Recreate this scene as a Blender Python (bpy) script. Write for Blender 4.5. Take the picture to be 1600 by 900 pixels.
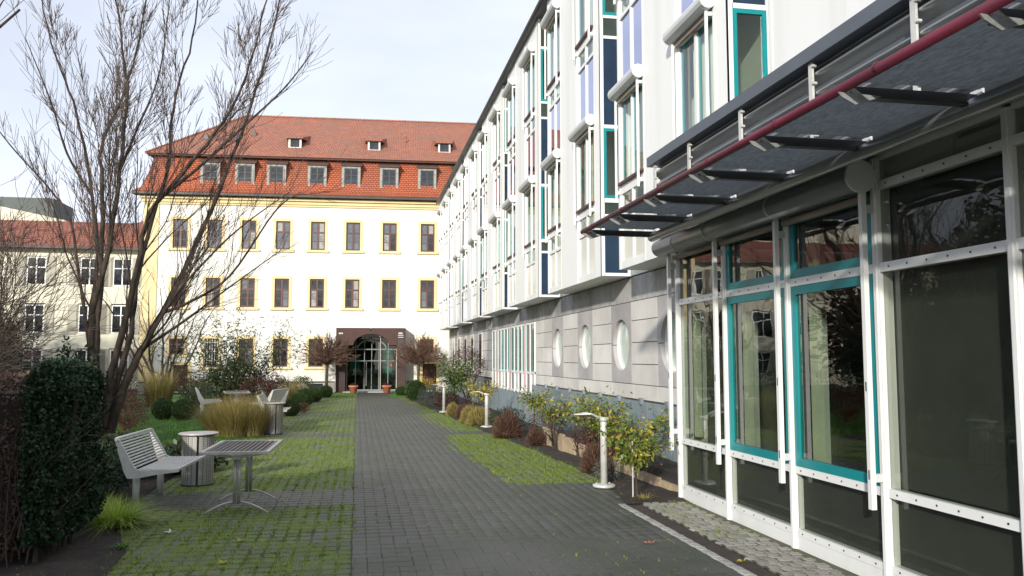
import bpy, math, random
import numpy as np
from mathutils import Vector, Matrix, noise as mnoise

# ------------------------------------------------------------------ clear
for o in list(bpy.data.objects):
    bpy.data.objects.remove(o)
scene = bpy.context.scene
COL = scene.collection
R = math.radians
rng = random.Random(7)
nrg = np.random.default_rng(11)

# ------------------------------------------------------------------ camera
FPX, CAMH = 1300.0, 1.7
YAW, PITCH = R(10.509), R(4.793)
cam = bpy.data.cameras.new('camera')
cam.sensor_width = 36.0
cam.lens = 36.0 * FPX / 1600.0
cam.clip_start = 0.05
cam.clip_end = 1500
camo = bpy.data.objects.new('camera', cam)
COL.objects.link(camo)
camo.location = (0, 0, CAMH)
camo.rotation_euler = (math.pi / 2 + PITCH, 0, -YAW)
scene.camera = camo

# ------------------------------------------------------------------ sky and sun
SUN_TRAVEL = Vector((.53, 1.0, -.36)).normalized()
ELEV = math.asin(-SUN_TRAVEL.z)
AZ = math.atan2(-SUN_TRAVEL.x, -SUN_TRAVEL.y)
world = bpy.data.worlds.new('World')
scene.world = world
world.use_nodes = True
wn, wl = world.node_tree.nodes, world.node_tree.links
wn.clear()
sky = wn.new('ShaderNodeTexSky')
sky.sky_type = 'NISHITA'
sky.sun_disc = False
sky.sun_elevation = ELEV
sky.sun_rotation = AZ % (2 * math.pi)
tc = wn.new('ShaderNodeTexCoord')
mp = wn.new('ShaderNodeMapping'); mp.inputs['Scale'].default_value = (1.6, 1.6, 4.5)
nz = wn.new('ShaderNodeTexNoise'); nz.inputs['Scale'].default_value = 1.3; nz.inputs['Detail'].default_value = 5
rp = wn.new('ShaderNodeMapRange'); rp.inputs[1].default_value = .35; rp.inputs[2].default_value = .68
rp.inputs[3].default_value = .66; rp.inputs[4].default_value = .97
mx = wn.new('ShaderNodeMix'); mx.data_type = 'RGBA'
mx.inputs['B'].default_value = (9.0, 9.55, 10.9, 1)      # thin bright cloud veil
bg = wn.new('ShaderNodeBackground'); bg.inputs['Strength'].default_value = 0.1
wo = wn.new('ShaderNodeOutputWorld')
wl.new(tc.outputs['Generated'], mp.inputs['Vector']); wl.new(mp.outputs['Vector'], nz.inputs['Vector'])
wl.new(nz.outputs['Fac'], rp.inputs[0]); wl.new(rp.outputs[0], mx.inputs['Factor'])
wl.new(sky.outputs['Color'], mx.inputs['A']); wl.new(mx.outputs['Result'], bg.inputs['Color'])
wl.new(bg.outputs['Background'], wo.inputs['Surface'])
sun = bpy.data.lights.new('sun', 'SUN')
sun.energy = 4.0
sun.angle = R(2.2)
sun.color = (1.0, .945, .84)
suno = bpy.data.objects.new('sun', sun)
COL.objects.link(suno)
suno.rotation_euler = SUN_TRAVEL.to_track_quat('-Z', 'Y').to_euler()
suno.location = (-20, -30, 30)
scene.render.engine = 'CYCLES'
scene.view_settings.view_transform = 'Standard'
scene.view_settings.look = 'None'
scene.view_settings.exposure = 0.2
scene.view_settings.gamma = 1.0
scene.view_settings.use_curve_mapping = False


# ------------------------------------------------------------------ pixel (1600x900) to point
def ray(u, v):
    F = Vector((math.sin(YAW) * math.cos(PITCH), math.cos(YAW) * math.cos(PITCH), math.sin(PITCH)))
    Rr = Vector((math.cos(YAW), -math.sin(YAW), 0))
    U = Rr.cross(F)
    return F + Rr * ((u - 800) / FPX) - U * ((v - 450) / FPX)


def at_y(u, v, y):
    d = ray(u, v)
    return Vector((0, 0, CAMH)) + d * (y / d.y)


def in_view(p):
    F = Vector((math.sin(YAW) * math.cos(PITCH), math.cos(YAW) * math.cos(PITCH), math.sin(PITCH)))
    Rr = Vector((math.cos(YAW), -math.sin(YAW), 0))
    U = Rr.cross(F)
    d = Vector(p) - Vector((0, 0, CAMH))
    z = d.dot(F)
    if z < .1:
        return False
    return abs(d.dot(Rr) / z * FPX) < 800 and abs(d.dot(U) / z * FPX) < 450


# ------------------------------------------------------------------ materials
MATS = {}


def pmat(name, col, rough=.6, col2=None, scale=4, detail=4, lo=.35, hi=.65, bump=0, bscale=60, metal=0,
         spec=.5, island=0, objrand=0, stretch=None, transl=0, coat=0, pos=False):
    if name in MATS:
        return MATS[name]
    m = bpy.data.materials.new(name)
    m.use_nodes = True
    n, l = m.node_tree.nodes, m.node_tree.links
    b = n['Principled BSDF']
    b.inputs['Roughness'].default_value = rough
    b.inputs['Metallic'].default_value = metal
    b.inputs['Specular IOR Level'].default_value = spec
    if coat:
        b.inputs['Coat Weight'].default_value = coat
    tcn = n.new('ShaderNodeTexCoord')
    vec = tcn.outputs['Object']
    if pos:
        vec = n.new('ShaderNodeNewGeometry').outputs['Position']
    if stretch:
        mpn = n.new('ShaderNodeMapping'); mpn.inputs['Scale'].default_value = stretch
        l.new(vec, mpn.inputs['Vector']); vec = mpn.outputs['Vector']
    csock = None
    if col2 is not None:
        nt = n.new('ShaderNodeTexNoise'); nt.inputs['Scale'].default_value = scale; nt.inputs['Detail'].default_value = detail
        nt.inputs['Roughness'].default_value = .62
        l.new(vec, nt.inputs['Vector'])
        mr = n.new('ShaderNodeMapRange'); mr.inputs[1].default_value = lo; mr.inputs[2].default_value = hi
        l.new(nt.outputs['Fac'], mr.inputs[0])
        mxn = n.new('ShaderNodeMix'); mxn.data_type = 'RGBA'
        mxn.inputs['A'].default_value = (*col, 1); mxn.inputs['B'].default_value = (*col2, 1)
        l.new(mr.outputs[0], mxn.inputs['Factor'])
        csock = mxn.outputs['Result']
    if island or objrand:
        if island:
            g = n.new('ShaderNodeNewGeometry'); rs = g.outputs['Random Per Island']; amt = island
        else:
            g = n.new('ShaderNodeObjectInfo'); rs = g.outputs['Random']; amt = objrand
        mr2 = n.new('ShaderNodeMapRange'); mr2.inputs[3].default_value = 1 - amt; mr2.inputs[4].default_value = 1 + amt
        l.new(rs, mr2.inputs[0])
        hs = n.new('ShaderNodeHueSaturation')
        mr3 = n.new('ShaderNodeMapRange'); mr3.inputs[3].default_value = .5 - amt * .06; mr3.inputs[4].default_value = .5 + amt * .06
        l.new(rs, mr3.inputs[0]); l.new(mr3.outputs[0], hs.inputs['Hue'])
        l.new(mr2.outputs[0], hs.inputs['Value'])
        if csock:
            l.new(csock, hs.inputs['Color'])
        else:
            hs.inputs['Color'].default_value = (*col, 1)
        csock = hs.outputs['Color']
    if csock:
        l.new(csock, b.inputs['Base Color'])
    else:
        b.inputs['Base Color'].default_value = (*col, 1)
    if bump:
        nb = n.new('ShaderNodeTexNoise'); nb.inputs['Scale'].default_value = bscale; nb.inputs['Detail'].default_value = 4
        l.new(vec, nb.inputs['Vector'])
        bp = n.new('ShaderNodeBump'); bp.inputs['Strength'].default_value = bump; bp.inputs['Distance'].default_value = .02
        l.new(nb.outputs['Fac'], bp.inputs['Height']); l.new(bp.outputs['Normal'], b.inputs['Normal'])
    if transl:
        tr = n.new('ShaderNodeBsdfTranslucent'); ms = n.new('ShaderNodeMixShader'); ms.inputs[0].default_value = transl
        if csock:
            l.new(csock, tr.inputs['Color'])
        else:
            tr.inputs['Color'].default_value = (*col, 1)
        l.new(b.outputs[0], ms.inputs[1]); l.new(tr.outputs[0], ms.inputs[2])
        l.new(ms.outputs[0], n['Material Output'].inputs['Surface'])
    MATS[name] = m
    return m


def glassmat(name, tint, ior=1.6, refl=(1, 1, 1), rough=.01):
    m = bpy.data.materials.new(name); m.use_nodes = True
    n, l = m.node_tree.nodes, m.node_tree.links
    n.clear()
    out = n.new('ShaderNodeOutputMaterial')
    t = n.new('ShaderNodeBsdfTransparent'); t.inputs['Color'].default_value = (*tint, 1)
    g = n.new('ShaderNodeBsdfGlossy'); g.inputs['Color'].default_value = (*refl, 1); g.inputs['Roughness'].default_value = rough
    fr = n.new('ShaderNodeFresnel'); fr.inputs['IOR'].default_value = ior
    ms = n.new('ShaderNodeMixShader')
    nt = n.new('ShaderNodeTexNoise'); nt.inputs['Scale'].default_value = 1.4
    tcn = n.new('ShaderNodeTexCoord'); l.new(tcn.outputs['Object'], nt.inputs['Vector'])
    bp = n.new('ShaderNodeBump'); bp.inputs['Strength'].default_value = .05; bp.inputs['Distance'].default_value = .05
    l.new(nt.outputs['Fac'], bp.inputs['Height']); l.new(bp.outputs['Normal'], g.inputs['Normal'])
    gm = n.new('ShaderNodeNewGeometry'); iv = n.new('ShaderNodeMath'); iv.operation = 'SUBTRACT'; iv.inputs[0].default_value = 1
    l.new(gm.outputs['Backfacing'], iv.inputs[1])
    mu = n.new('ShaderNodeMath'); mu.operation = 'MULTIPLY'; l.new(fr.outputs[0], mu.inputs[0]); l.new(iv.outputs[0], mu.inputs[1])
    l.new(mu.outputs[0], ms.inputs[0]); l.new(t.outputs[0], ms.inputs[1]); l.new(g.outputs[0], ms.inputs[2])
    l.new(ms.outputs[0], out.inputs['Surface'])
    MATS[name] = m
    return m


def tilemat(name, c1, c2, dirt, w, h, vert='z', weather=.5):
    m = bpy.data.materials.new(name); m.use_nodes = True
    n, l = m.node_tree.nodes, m.node_tree.links
    b = n['Principled BSDF']; b.inputs['Roughness'].default_value = .75
    tcn = n.new('ShaderNodeTexCoord'); sp = n.new('ShaderNodeSeparateXYZ'); l.new(tcn.outputs['Object'], sp.inputs[0])
    ad = n.new('ShaderNodeMath'); ad.operation = 'ADD'
    ym = n.new('ShaderNodeMath'); ym.operation = 'MULTIPLY'; ym.inputs[1].default_value = .0 if vert == 'z' else 0
    l.new(sp.outputs['Y'], ym.inputs[0]); l.new(sp.outputs['X'], ad.inputs[0]); l.new(ym.outputs[0], ad.inputs[1])
    cb = n.new('ShaderNodeCombineXYZ'); l.new(ad.outputs[0], cb.inputs['X']); l.new(sp.outputs['Z'], cb.inputs['Y'])
    br = n.new('ShaderNodeTexBrick')
    br.inputs['Color1'].default_value = (*c1, 1); br.inputs['Color2'].default_value = (*c2, 1)
    br.inputs['Mortar'].default_value = (c1[0] * .28, c1[1] * .25, c1[2] * .25, 1)
    br.inputs['Scale'].default_value = 1; br.inputs['Brick Width'].default_value = w; br.inputs['Row Height'].default_value = h
    br.inputs['Mortar Size'].default_value = h * .13; br.inputs['Mortar Smooth'].default_value = .6; br.inputs['Bias'].default_value = -.1
    l.new(cb.outputs[0], br.inputs['Vector'])
    nt = n.new('ShaderNodeTexNoise'); nt.inputs['Scale'].default_value = .9; nt.inputs['Detail'].default_value = 7; nt.inputs['Roughness'].default_value = .7
    l.new(tcn.outputs['Object'], nt.inputs['Vector'])
    mr = n.new('ShaderNodeMapRange'); mr.inputs[1].default_value = .42; mr.inputs[2].default_value = .72; mr.inputs[4].default_value = weather
    l.new(nt.outputs['Fac'], mr.inputs[0])
    mxn = n.new('ShaderNodeMix'); mxn.data_type = 'RGBA'; mxn.inputs['B'].default_value = (*dirt, 1)
    l.new(br.outputs['Color'], mxn.inputs['A']); l.new(mr.outputs[0], mxn.inputs['Factor'])
    n2 = n.new('ShaderNodeTexNoise'); n2.inputs['Scale'].default_value = 6; n2.inputs['Detail'].default_value = 3
    l.new(tcn.outputs['Object'], n2.inputs['Vector'])
    m2 = n.new('ShaderNodeMapRange'); m2.inputs[1].default_value = .62; m2.inputs[2].default_value = .75; m2.inputs[4].default_value = .7
    l.new(n2.outputs['Fac'], m2.inputs[0])
    mx2 = n.new('ShaderNodeMix'); mx2.data_type = 'RGBA'; mx2.inputs['B'].default_value = (dirt[0] * .5, dirt[1] * .5, dirt[2] * .5, 1)
    l.new(mxn.outputs['Result'], mx2.inputs['A']); l.new(m2.outputs[0], mx2.inputs['Factor'])
    l.new(mx2.outputs['Result'], b.inputs['Base Color'])
    bp = n.new('ShaderNodeBump'); bp.inputs['Strength'].default_value = .9; bp.inputs['Distance'].default_value = .03; bp.invert = True
    l.new(br.outputs['Fac'], bp.inputs['Height']); l.new(bp.outputs['Normal'], b.inputs['Normal'])
    MATS[name] = m
    return m


WHITE = pmat('white_render', (.82, .825, .81), .55, (.66, .67, .64), scale=1.7, detail=7, stretch=(1, 1, .10), lo=.5, hi=.82, bump=.1, bscale=14)
WPAINT = pmat('white_paint', (.80, .81, .80), .35, (.68, .69, .67), scale=3, stretch=(1, 1, .3), lo=.5, hi=.85)
GREYPAINT = pmat('pale_grey_paint', (.62, .64, .64), .4, (.5, .52, .52), scale=3, stretch=(1, .2, 1))
TEAL = pmat('teal_paint', (.008, .27, .29), .35, (.006, .22, .24), scale=2)
OLDWALL = pmat('cream_stucco', (.80, .79, .745), .85, (.66, .64, .575), scale=.9, detail=8, lo=.42, hi=.75, stretch=(1, 1, .3), bump=.1, bscale=15)
YELLOW = pmat('yellow_stucco', (.78, .64, .36), .8, (.71, .575, .31), scale=1.5, bump=.08, bscale=20)
PLINTH = pmat('grey_plinth_stone', (.48, .46, .42), .85, (.30, .29, .27), scale=2.2, bump=.2, bscale=10)
BROWN = pmat('brown_wood', (.105, .032, .022), .45, (.07, .023, .017), scale=6)
DORMGREY = pmat('grey_weathered_wood', (.36, .36, .33), .7, (.22, .22, .2), scale=5)
DARKSEAM = pmat('dark_gutter', (.055, .04, .032), .5, (.03, .024, .02), scale=3)
PANE = pmat('window_pane', (.012, .015, .019), .05, (.06, .072, .085), scale=.55, lo=.42, hi=.6, spec=.7, coat=.2)
PANE_B = pmat('window_pane_painted_sky', (.12, .145, .175), .05, (.05, .062, .075), scale=.8, lo=.42, hi=.6, spec=1.0, coat=.6)  # grey-blue base colour paints in the sky these panes reflect
PANE_C = pmat('window_pane_curtain', (.34, .34, .31), .06, (.10, .10, .10), scale=1.5, lo=.45, hi=.6, spec=1.0, coat=.6)
TILE_LOW = tilemat('tile_lower', (.47, .125, .055), (.40, .10, .045), (.20, .075, .045), .17, .115, weather=.45)
TILE_UP = tilemat('tile_upper', (.46, .165, .095), (.34, .13, .08), (.20, .125, .095), .19, .11, weather=.75)
TILE_WING = tilemat('tile_wing', (.36, .11, .06), (.30, .09, .05), (.14, .07, .05), .24, .16, weather=.6)
RUST = pmat('rusted_steel', (.085, .026, .018), .65, (.035, .02, .018), scale=1.6, detail=7, stretch=(1, 1, .5), bump=.15, bscale=40)
DARKMET = pmat('dark_metal', (.035, .037, .04), .45, (.05, .05, .05), scale=4)
STEELGREY = pmat('stainless', (.56, .55, .52), .42, (.40, .385, .36), scale=8, detail=7, metal=.4)
BENCHM = pmat('bench_metal', (.60, .60, .575), .5, (.47, .47, .45), scale=7, detail=7, metal=.15)
BINM = pmat('bin_metal', (.34, .33, .30), .5, (.23, .22, .2), scale=6, metal=.35)
LAMPM = pmat('lamp_metal', (.66, .66, .63), .42, (.5, .5, .47), scale=4, metal=.2)
STONE_L = pmat('stone_light', (.70, .675, .64), .8, (.58, .56, .53), scale=1.5, detail=7, bump=.12, bscale=30, objrand=.09)
STONE_D = pmat('stone_dark', (.47, .45, .45), .8, (.36, .345, .35), scale=1.6, detail=8, bump=.12, bscale=30, objrand=.1)
STONE_T = pmat('stone_top', (.50, .49, .475), .8, (.27, .27, .275), scale=1.9, detail=8, bump=.12, bscale=30, objrand=.12)
ZINC = pmat('zinc_cladding', (.30, .355, .385), .5, (.22, .27, .30), scale=2.5, detail=6, stretch=(1, 1, .35), metal=.35, objrand=.08)
COPING = pmat('anthracite_coping', (.10, .115, .14), .5, (.085, .1, .12), scale=3)
CORRU = pmat('corrugated_metal', (.34, .35, .35), .34, (.25, .26, .26), scale=2, stretch=(1, .2, 1), metal=.75)
CRIMSON = pmat('crimson_paint', (.135, .013, .034), .55, (.08, .012, .026), scale=5, stretch=(1, .3, 1), lo=.4, hi=.65, bump=.1, bscale=30)
MESHP = pmat('canopy_mesh', (.10, .12, .14), .75, (.15, .172, .195), scale=45, stretch=(1, .35, 1), lo=.4, hi=.6, bump=.4, bscale=80, transl=.4)
SPANDREL = pmat('spandrel_glass', (.50, .52, .70), .03, None, metal=1.0)
PALEPANEL = pmat('pale_spandrel', (.62, .63, .58), .12, (.55, .56, .52), scale=1, spec=.8)
BLUEGLASS = pmat('blue_glass', (.012, .028, .06), .05, (.02, .045, .085), scale=1, spec=.9)
DKGLASS = pmat('dark_green_glass', (.03, .045, .04), .05, (.06, .075, .065), scale=1.5, spec=.9)
FROST = pmat('frosted_pane', (.56, .65, .59), .12, (.42, .52, .48), scale=1.3, spec=.8, coat=.5)
GL_BAY = glassmat('bay_glass', (.93, .965, .955), 1.8, (.86, .93, .95))
GL_PAV = glassmat('pavilion_glass', (.74, .78, .73), 2.0)
GL_DARK = glassmat('pavilion_dark_glass', (.80, .82, .79), 1.45)
GL_DOOR = glassmat('door_glass', (.6, .72, .68), 1.7)
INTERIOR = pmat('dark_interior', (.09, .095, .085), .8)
INTLIGHT = pmat('pale_interior', (.68, .69, .63), .8)
CURTAIN = pmat('curtain_fabric', (.76, .78, .68), .85, (.66, .68, .58), scale=3, transl=.25)
BAMWOOD = pmat('tan_roller_cover', (.27, .22, .17), .5)
GROUND = pmat('earth', (.075, .07, .05), .95, (.05, .075, .03), scale=.6, bump=.4, bscale=6)
SOIL = pmat('soil', (.038, .028, .020), .95, (.018, .014, .011), scale=7, detail=8, bump=1.0, bscale=28)
LAWNM = pmat('lawn_soil', (.05, .115, .02), .95, (.03, .05, .014), scale=3, bump=.5, bscale=30)
JOINT = pmat('joint_earth', (.055, .062, .042), .95, (.07, .066, .05), scale=4, bump=.5, bscale=60)
PAVER_P = pmat('paver_path', (.088, .090, .084), .5, (.044, .055, .036), scale=1.1, detail=14, lo=.34, hi=.66, bump=.8, bscale=90, island=.06, pos=True)
PAVER_G = pmat('paver_mossy', (.15, .16, .12), .8, (.13, .18, .034), scale=2.1, detail=12, lo=.40, hi=.56, bump=.7, bscale=90, island=.12, pos=True)
PAVER_1 = pmat('paver_single', (.086, .088, .082), .5, (.043, .054, .035), scale=1.1, detail=14, lo=.34, hi=.66, bump=.8, bscale=90, objrand=.03, pos=True)
PAVER_1G = pmat('paver_single_mossy', (.13, .14, .10), .8, (.115, .16, .03), scale=2.1, detail=12, lo=.40, hi=.56, bump=.7, bscale=90, objrand=.12, pos=True)
COBBLE = pmat('granite_sett', (.33, .315, .28), .8, (.20, .19, .17), scale=9, detail=6, bump=.5, bscale=70, objrand=.2)
KERBM = pmat('granite_kerb', (.40, .39, .37), .8, (.26, .26, .25), scale=9, detail=6, bump=.5, bscale=70, objrand=.15)
DIRT = pmat('dirt_strip', (.06, .045, .037), .95, (.035, .028, .024), scale=9, bump=.8, bscale=50)
SANDST = pmat('beige_slab', (.46, .35, .23), .85, (.33, .25, .17), scale=6, detail=6, bump=.2, bscale=60, objrand=.12)
LEDGE = pmat('dark_timber', (.045, .036, .03), .85, (.025, .02, .018), scale=8, stretch=(1, .2, 1), bump=.3, bscale=40)
BARK = pmat('bark', (.07, .050, .036), .95, (.025, .02, .016), scale=11, stretch=(1, 1, .22), lo=.4, hi=.6, bump=1.0, bscale=26)
TWIG = pmat('twig', (.055, .038, .030), .85)
TWIGR = pmat('reddish_twig', (.15, .085, .06), .85, island=.2)
LEAF_IVY = pmat('ivy_leaf', (.022, .046, .019), .55, spec=.35, island=.55, transl=.12)
LEAF_BROWN = pmat('brown_leaf', (.085, .050, .032), .7, island=.45, transl=.15)
LEAF_BOX = pmat('box_leaf', (.045, .085, .016), .6, island=.4, transl=.15)
LEAF_OLIVE = pmat('olive_leaf', (.045, .065, .025), .5, island=.45, transl=.2)
LEAF_CITRUS = pmat('fresh_leaf', (.125, .185, .03), .45, island=.45, transl=.25)
LEAF_YELLOW = pmat('yellow_leaf', (.42, .335, .035), .5, island=.35, transl=.3)
LEAF_RED = pmat('red_leaf', (.105, .034, .026), .7, island=.4, transl=.15)
HEATHER = pmat('heather_twig', (.115, .058, .04), .8, island=.45, transl=.1)
LEAF_GREY = pmat('grey_leaf', (.13, .155, .125), .6, island=.3, transl=.15)
TANGRASS = pmat('tan_grass_blade', (.31, .245, .09), .7, island=.6, transl=.3)
LIMEGRASS = pmat('lime_grass_blade', (.34, .44, .06), .55, island=.4, transl=.3)
TURF = pmat('turf_blade', (.105, .24, .028), .55, island=.4, transl=.3)
MOSS = pmat('joint_grass_blade', (.20, .275, .032), .65, island=.45, transl=.25)
DEADLEAF = pmat('fallen_leaf', (.26, .17, .06), .8, island=.6)
TERRA = pmat('terracotta', (.52, .20, .11), .75, (.42, .155, .085), scale=6)
GREYROOF = pmat('grey_roof_sheet', (.12, .125, .13), .5, (.09, .095, .1), scale=2)
GREENGREY = pmat('plant_room_cladding', (.10, .115, .11), .7, (.075, .09, .085), scale=2)
WINGWALL = pmat('pale_yellow_stucco', (.72, .69, .56), .85, (.65, .62, .49), scale=.6)
SIGNW = pmat('sign_white', (.7, .7, .68), .6)
REDBIT = pmat('red_sticker', (.6, .03, .04), .5)


# ------------------------------------------------------------------ mesh helpers
class MB:
    def __init__(s):
        s.v, s.f = [], []

    def add(s, vs, fs):
        k = len(s.v)
        s.v += [tuple(p) for p in vs]
        s.f += [tuple(i + k for i in q) for q in fs]
        return s

    def box(s, x0, x1, y0, y1, z0, z1):
        v = [(x0, y0, z0), (x1, y0, z0), (x1, y1, z0), (x0, y1, z0), (x0, y0, z1), (x1, y0, z1), (x1, y1, z1), (x0, y1, z1)]
        return s.add(v, [(3, 2, 1, 0), (4, 5, 6, 7), (0, 1, 5, 4), (1, 2, 6, 5), (2, 3, 7, 6), (3, 0, 4, 7)])

    def bar(s, a, b, w, h, up=(0, 0, 1)):
        a, b = Vector(a), Vector(b)
        d = (b - a).normalized(); up = Vector(up)
        sx = d.cross(up)
        if sx.length < 1e-4:
            sx = Vector((1, 0, 0))
        sx.normalize(); uy = sx.cross(d)
        v = []
        for p in (a, b):
            for i, j in ((-1, -1), (1, -1), (1, 1), (-1, 1)):
                v.append(p + sx * (i * w / 2) + uy * (j * h / 2))
        return s.add(v, [(3, 2, 1, 0), (4, 5, 6, 7), (0, 1, 5, 4), (1, 2, 6, 5), (2, 3, 7, 6), (3, 0, 4, 7)])

    def tube(s, pts, rad, n=8, cap=True):
        pts = [Vector(p) for p in pts]
        if not hasattr(rad, '__len__'):
            rad = [rad] * len(pts)
        k = len(s.v)
        ref = None
        for i, p in enumerate(pts):
            d = (pts[min(i + 1, len(pts) - 1)] - pts[max(i - 1, 0)]).normalized()
            if ref is None:
                ref = Vector((1, 0, 0)) if abs(d.x) < .9 else Vector((0, 1, 0))
            a = d.cross(ref).normalized(); b = d.cross(a)
            ref = -b if False else ref
            for j in range(n):
                t = 2 * math.pi * j / n
                s.v.append(tuple(p + (a * math.cos(t) + b * math.sin(t)) * rad[i]))
        for i in range(len(pts) - 1):
            for j in range(n):
                j2 = (j + 1) % n
                s.f.append((k + i * n + j, k + i * n + j2, k + (i + 1) * n + j2, k + (i + 1) * n + j))
        if cap:
            s.f.append(tuple(k + j for j in range(n))[::-1])
            s.f.append(tuple(k + (len(pts) - 1) * n + j for j in range(n)))
        return s

    def lathe(s, prof, n=24, c=(0, 0, 0)):
        k = len(s.v)
        for r, z in prof:
            for j in range(n):
                t = 2 * math.pi * j / n
                s.v.append((c[0] + r * math.cos(t), c[1] + r * math.sin(t), c[2] + z))
        for i in range(len(prof) - 1):
            for j in range(n):
                j2 = (j + 1) % n
                s.f.append((k + i * n + j, k + i * n + j2, k + (i + 1) * n + j2, k + (i + 1) * n + j))
        s.f.append(tuple(k + j for j in range(n))[::-1])
        s.f.append(tuple(k + (len(prof) - 1) * n + j for j in range(n)))
        return s

    def prism(s, poly, axis, a, b):
        """poly: 2-D outline; axis 'x': (y,z) extruded in x from a to b; 'y': (x,z); 'z': (x,y)"""
        n = len(poly)
        def P(p, t):
            return {'x': (t, p[0], p[1]), 'y': (p[0], t, p[1]), 'z': (p[0], p[1], t)}[axis]
        v = [P(p, a) for p in poly] + [P(p, b) for p in poly]
        f = [tuple(range(n))[::-1], tuple(range(n, 2 * n))] + [(i, (i + 1) % n, n + (i + 1) % n, n + i) for i in range(n)]
        return s.add(v, f)

    def build(s, name, mat, parent=None, smooth=False, mesh=None):
        me = bpy.data.meshes.new(name)
        me.from_pydata(s.v, [], s.f)
        me.validate()
        return link(name, me, mat, parent, smooth)


def link(name, me, mat, parent=None, smooth=False):
    if mat is not None and not me.materials:
        for m in (mat if isinstance(mat, (list, tuple)) else [mat]):
            me.materials.append(m)
    if smooth:
        me.polygons.foreach_set('use_smooth', [True] * len(me.polygons))
    o = bpy.data.objects.new(name, me)
    COL.objects.link(o)
    if parent is not None:
        o.parent = parent
    return o


def fixn(o):
    import bmesh
    bm = bmesh.new(); bm.from_mesh(o.data)
    bmesh.ops.recalc_face_normals(bm, faces=bm.faces)
    bm.to_mesh(o.data); bm.free()
    return o


def npmesh(name, V, F, mat, parent=None, smooth=False):
    """V (n,3) array, F (m,k) array with k constant"""
    me = bpy.data.meshes.new(name)
    V = np.ascontiguousarray(V, dtype=np.float32); F = np.ascontiguousarray(F, dtype=np.int32)
    m, k = F.shape
    me.vertices.add(len(V)); me.vertices.foreach_set('co', V.ravel())
    me.loops.add(m * k); me.loops.foreach_set('vertex_index', F.ravel())
    me.polygons.add(m)
    me.polygons.foreach_set('loop_start', np.arange(0, m * k, k, dtype=np.int32))
    me.polygons.foreach_set('loop_total', np.full(m, k, dtype=np.int32))
    me.update(calc_edges=True)
    return link(name, me, mat, parent, smooth)


def tag(o, label=None, cat=None, group=None, kind=None):
    if label: o['label'] = label
    if cat: o['category'] = cat
    if group: o['group'] = group
    if kind: o['kind'] = kind
    return o


def thing(name, label, cat, loc=(0, 0, 0), rz=0, group=None):
    o = bpy.data.objects.new(name, None)
    o.empty_display_size = .2
    COL.objects.link(o)
    o.location = loc
    o.rotation_euler = (0, 0, rz)
    return tag(o, label, cat, group)


def copy_thing(root, loc, rz=0, sc=1, label=None, group=None):
    r = root.copy(); COL.objects.link(r)
    r.location = loc; r.rotation_euler = (0, 0, rz)
    r.scale = sc if hasattr(sc, '__len__') else (sc, sc, sc)
    if label: r['label'] = label
    if group: r['group'] = group
    for ch in list(root.children):
        c = ch.copy(); COL.objects.link(c); c.parent = r
        for g in list(ch.children):
            d = g.copy(); COL.objects.link(d); d.parent = c
    return r


def part(name, me, mat, parent, loc=(0, 0, 0), rz=0):
    o = link(name, me, mat, parent)
    o.location = loc
    o.rotation_euler = (0, 0, rz)
    return o


# ------------------------------------------------------------------ vegetation helpers
def unit(a):
    return a / np.maximum(np.linalg.norm(a, axis=1, keepdims=True), 1e-6)


def leaf_arrays(P, size, asp=.5, droop=0., outward=None, bias=.6):
    """diamond leaves, one folded quad each; P (n,3)"""
    n = len(P)
    d = nrg.normal(size=(n, 3))
    if outward is not None:
        d = d * (1 - bias) + outward * bias * 1.6
    d[:, 2] -= droop
    d = unit(d)
    w = unit(np.cross(d, nrg.normal(size=(n, 3))))
    nn = np.cross(d, w)
    L = (np.asarray(size) * nrg.uniform(.6, 1.3, n))[:, None]
    V = np.empty((n, 4, 3))
    V[:, 0] = P
    V[:, 1] = P + d * L * .45 + w * L * asp * .5 + nn * L * .08
    V[:, 2] = P + d * L
    V[:, 3] = P + d * L * .5 - w * L * asp * .5 + nn * L * .08
    F = np.arange(n * 4).reshape(n, 4)
    return V.reshape(-1, 3), F


def blade_arrays(P, h, lean, w, curl=.6, segs=3, az=None):
    """grass blades: arcs of quads that narrow to the tip; P (n,3)"""
    n = len(P)
    az = nrg.uniform(0, 2 * math.pi, n) if az is None else az
    h = h * nrg.uniform(.45, 1.25, n)
    lean = lean * nrg.uniform(.2, 1.4, n)
    out = np.stack([np.cos(az), np.sin(az), np.zeros(n)], 1)
    sd = np.stack([-np.sin(az), np.cos(az), np.zeros(n)], 1)
    V = np.empty((n, (segs + 1) * 2, 3))
    for i in range(segs + 1):
        t = i / segs
        c = P + out * (lean * h * (t ** 1.6))[:, None]
        c[:, 2] = P[:, 2] + h * (t - curl * lean * t * t * .5)
        ww = w * (1 - .9 * t) * .5
        V[:, 2 * i] = c - sd * ww
        V[:, 2 * i + 1] = c + sd * ww
    F = []
    for i in range(segs):
        F.append(np.stack([np.arange(n) * (segs + 1) * 2 + 2 * i + k for k in (0, 1, 3, 2)], 1))
    return V.reshape(-1, 3), np.concatenate(F)


def merge(parts):
    Vs, Fs, k = [], [], 0
    for V, F in parts:
        Vs.append(V); Fs.append(F + k); k += len(V)
    return np.concatenate(Vs), np.concatenate(Fs)


def ellipsoid_pts(n, rx, ry, rz, shell=.75, lump=.18, flat=-1., seed=0):
    d = unit(nrg.normal(size=(n, 3)))
    if flat > -1:
        d[:, 2] = np.where(d[:, 2] < flat, -d[:, 2] * .6, d[:, 2])
    r = shell + (1 - shell) * nrg.uniform(0, 1, n) ** .6
    lum = np.array([mnoise.noise(Vector((float(a) * 2.3 + seed, float(b) * 2.3, float(c) * 2.3))) for a, b, c in d])
    r = r * (1 + lump * lum)
    return d * r[:, None] * np.array([rx, ry, rz]), d


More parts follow.
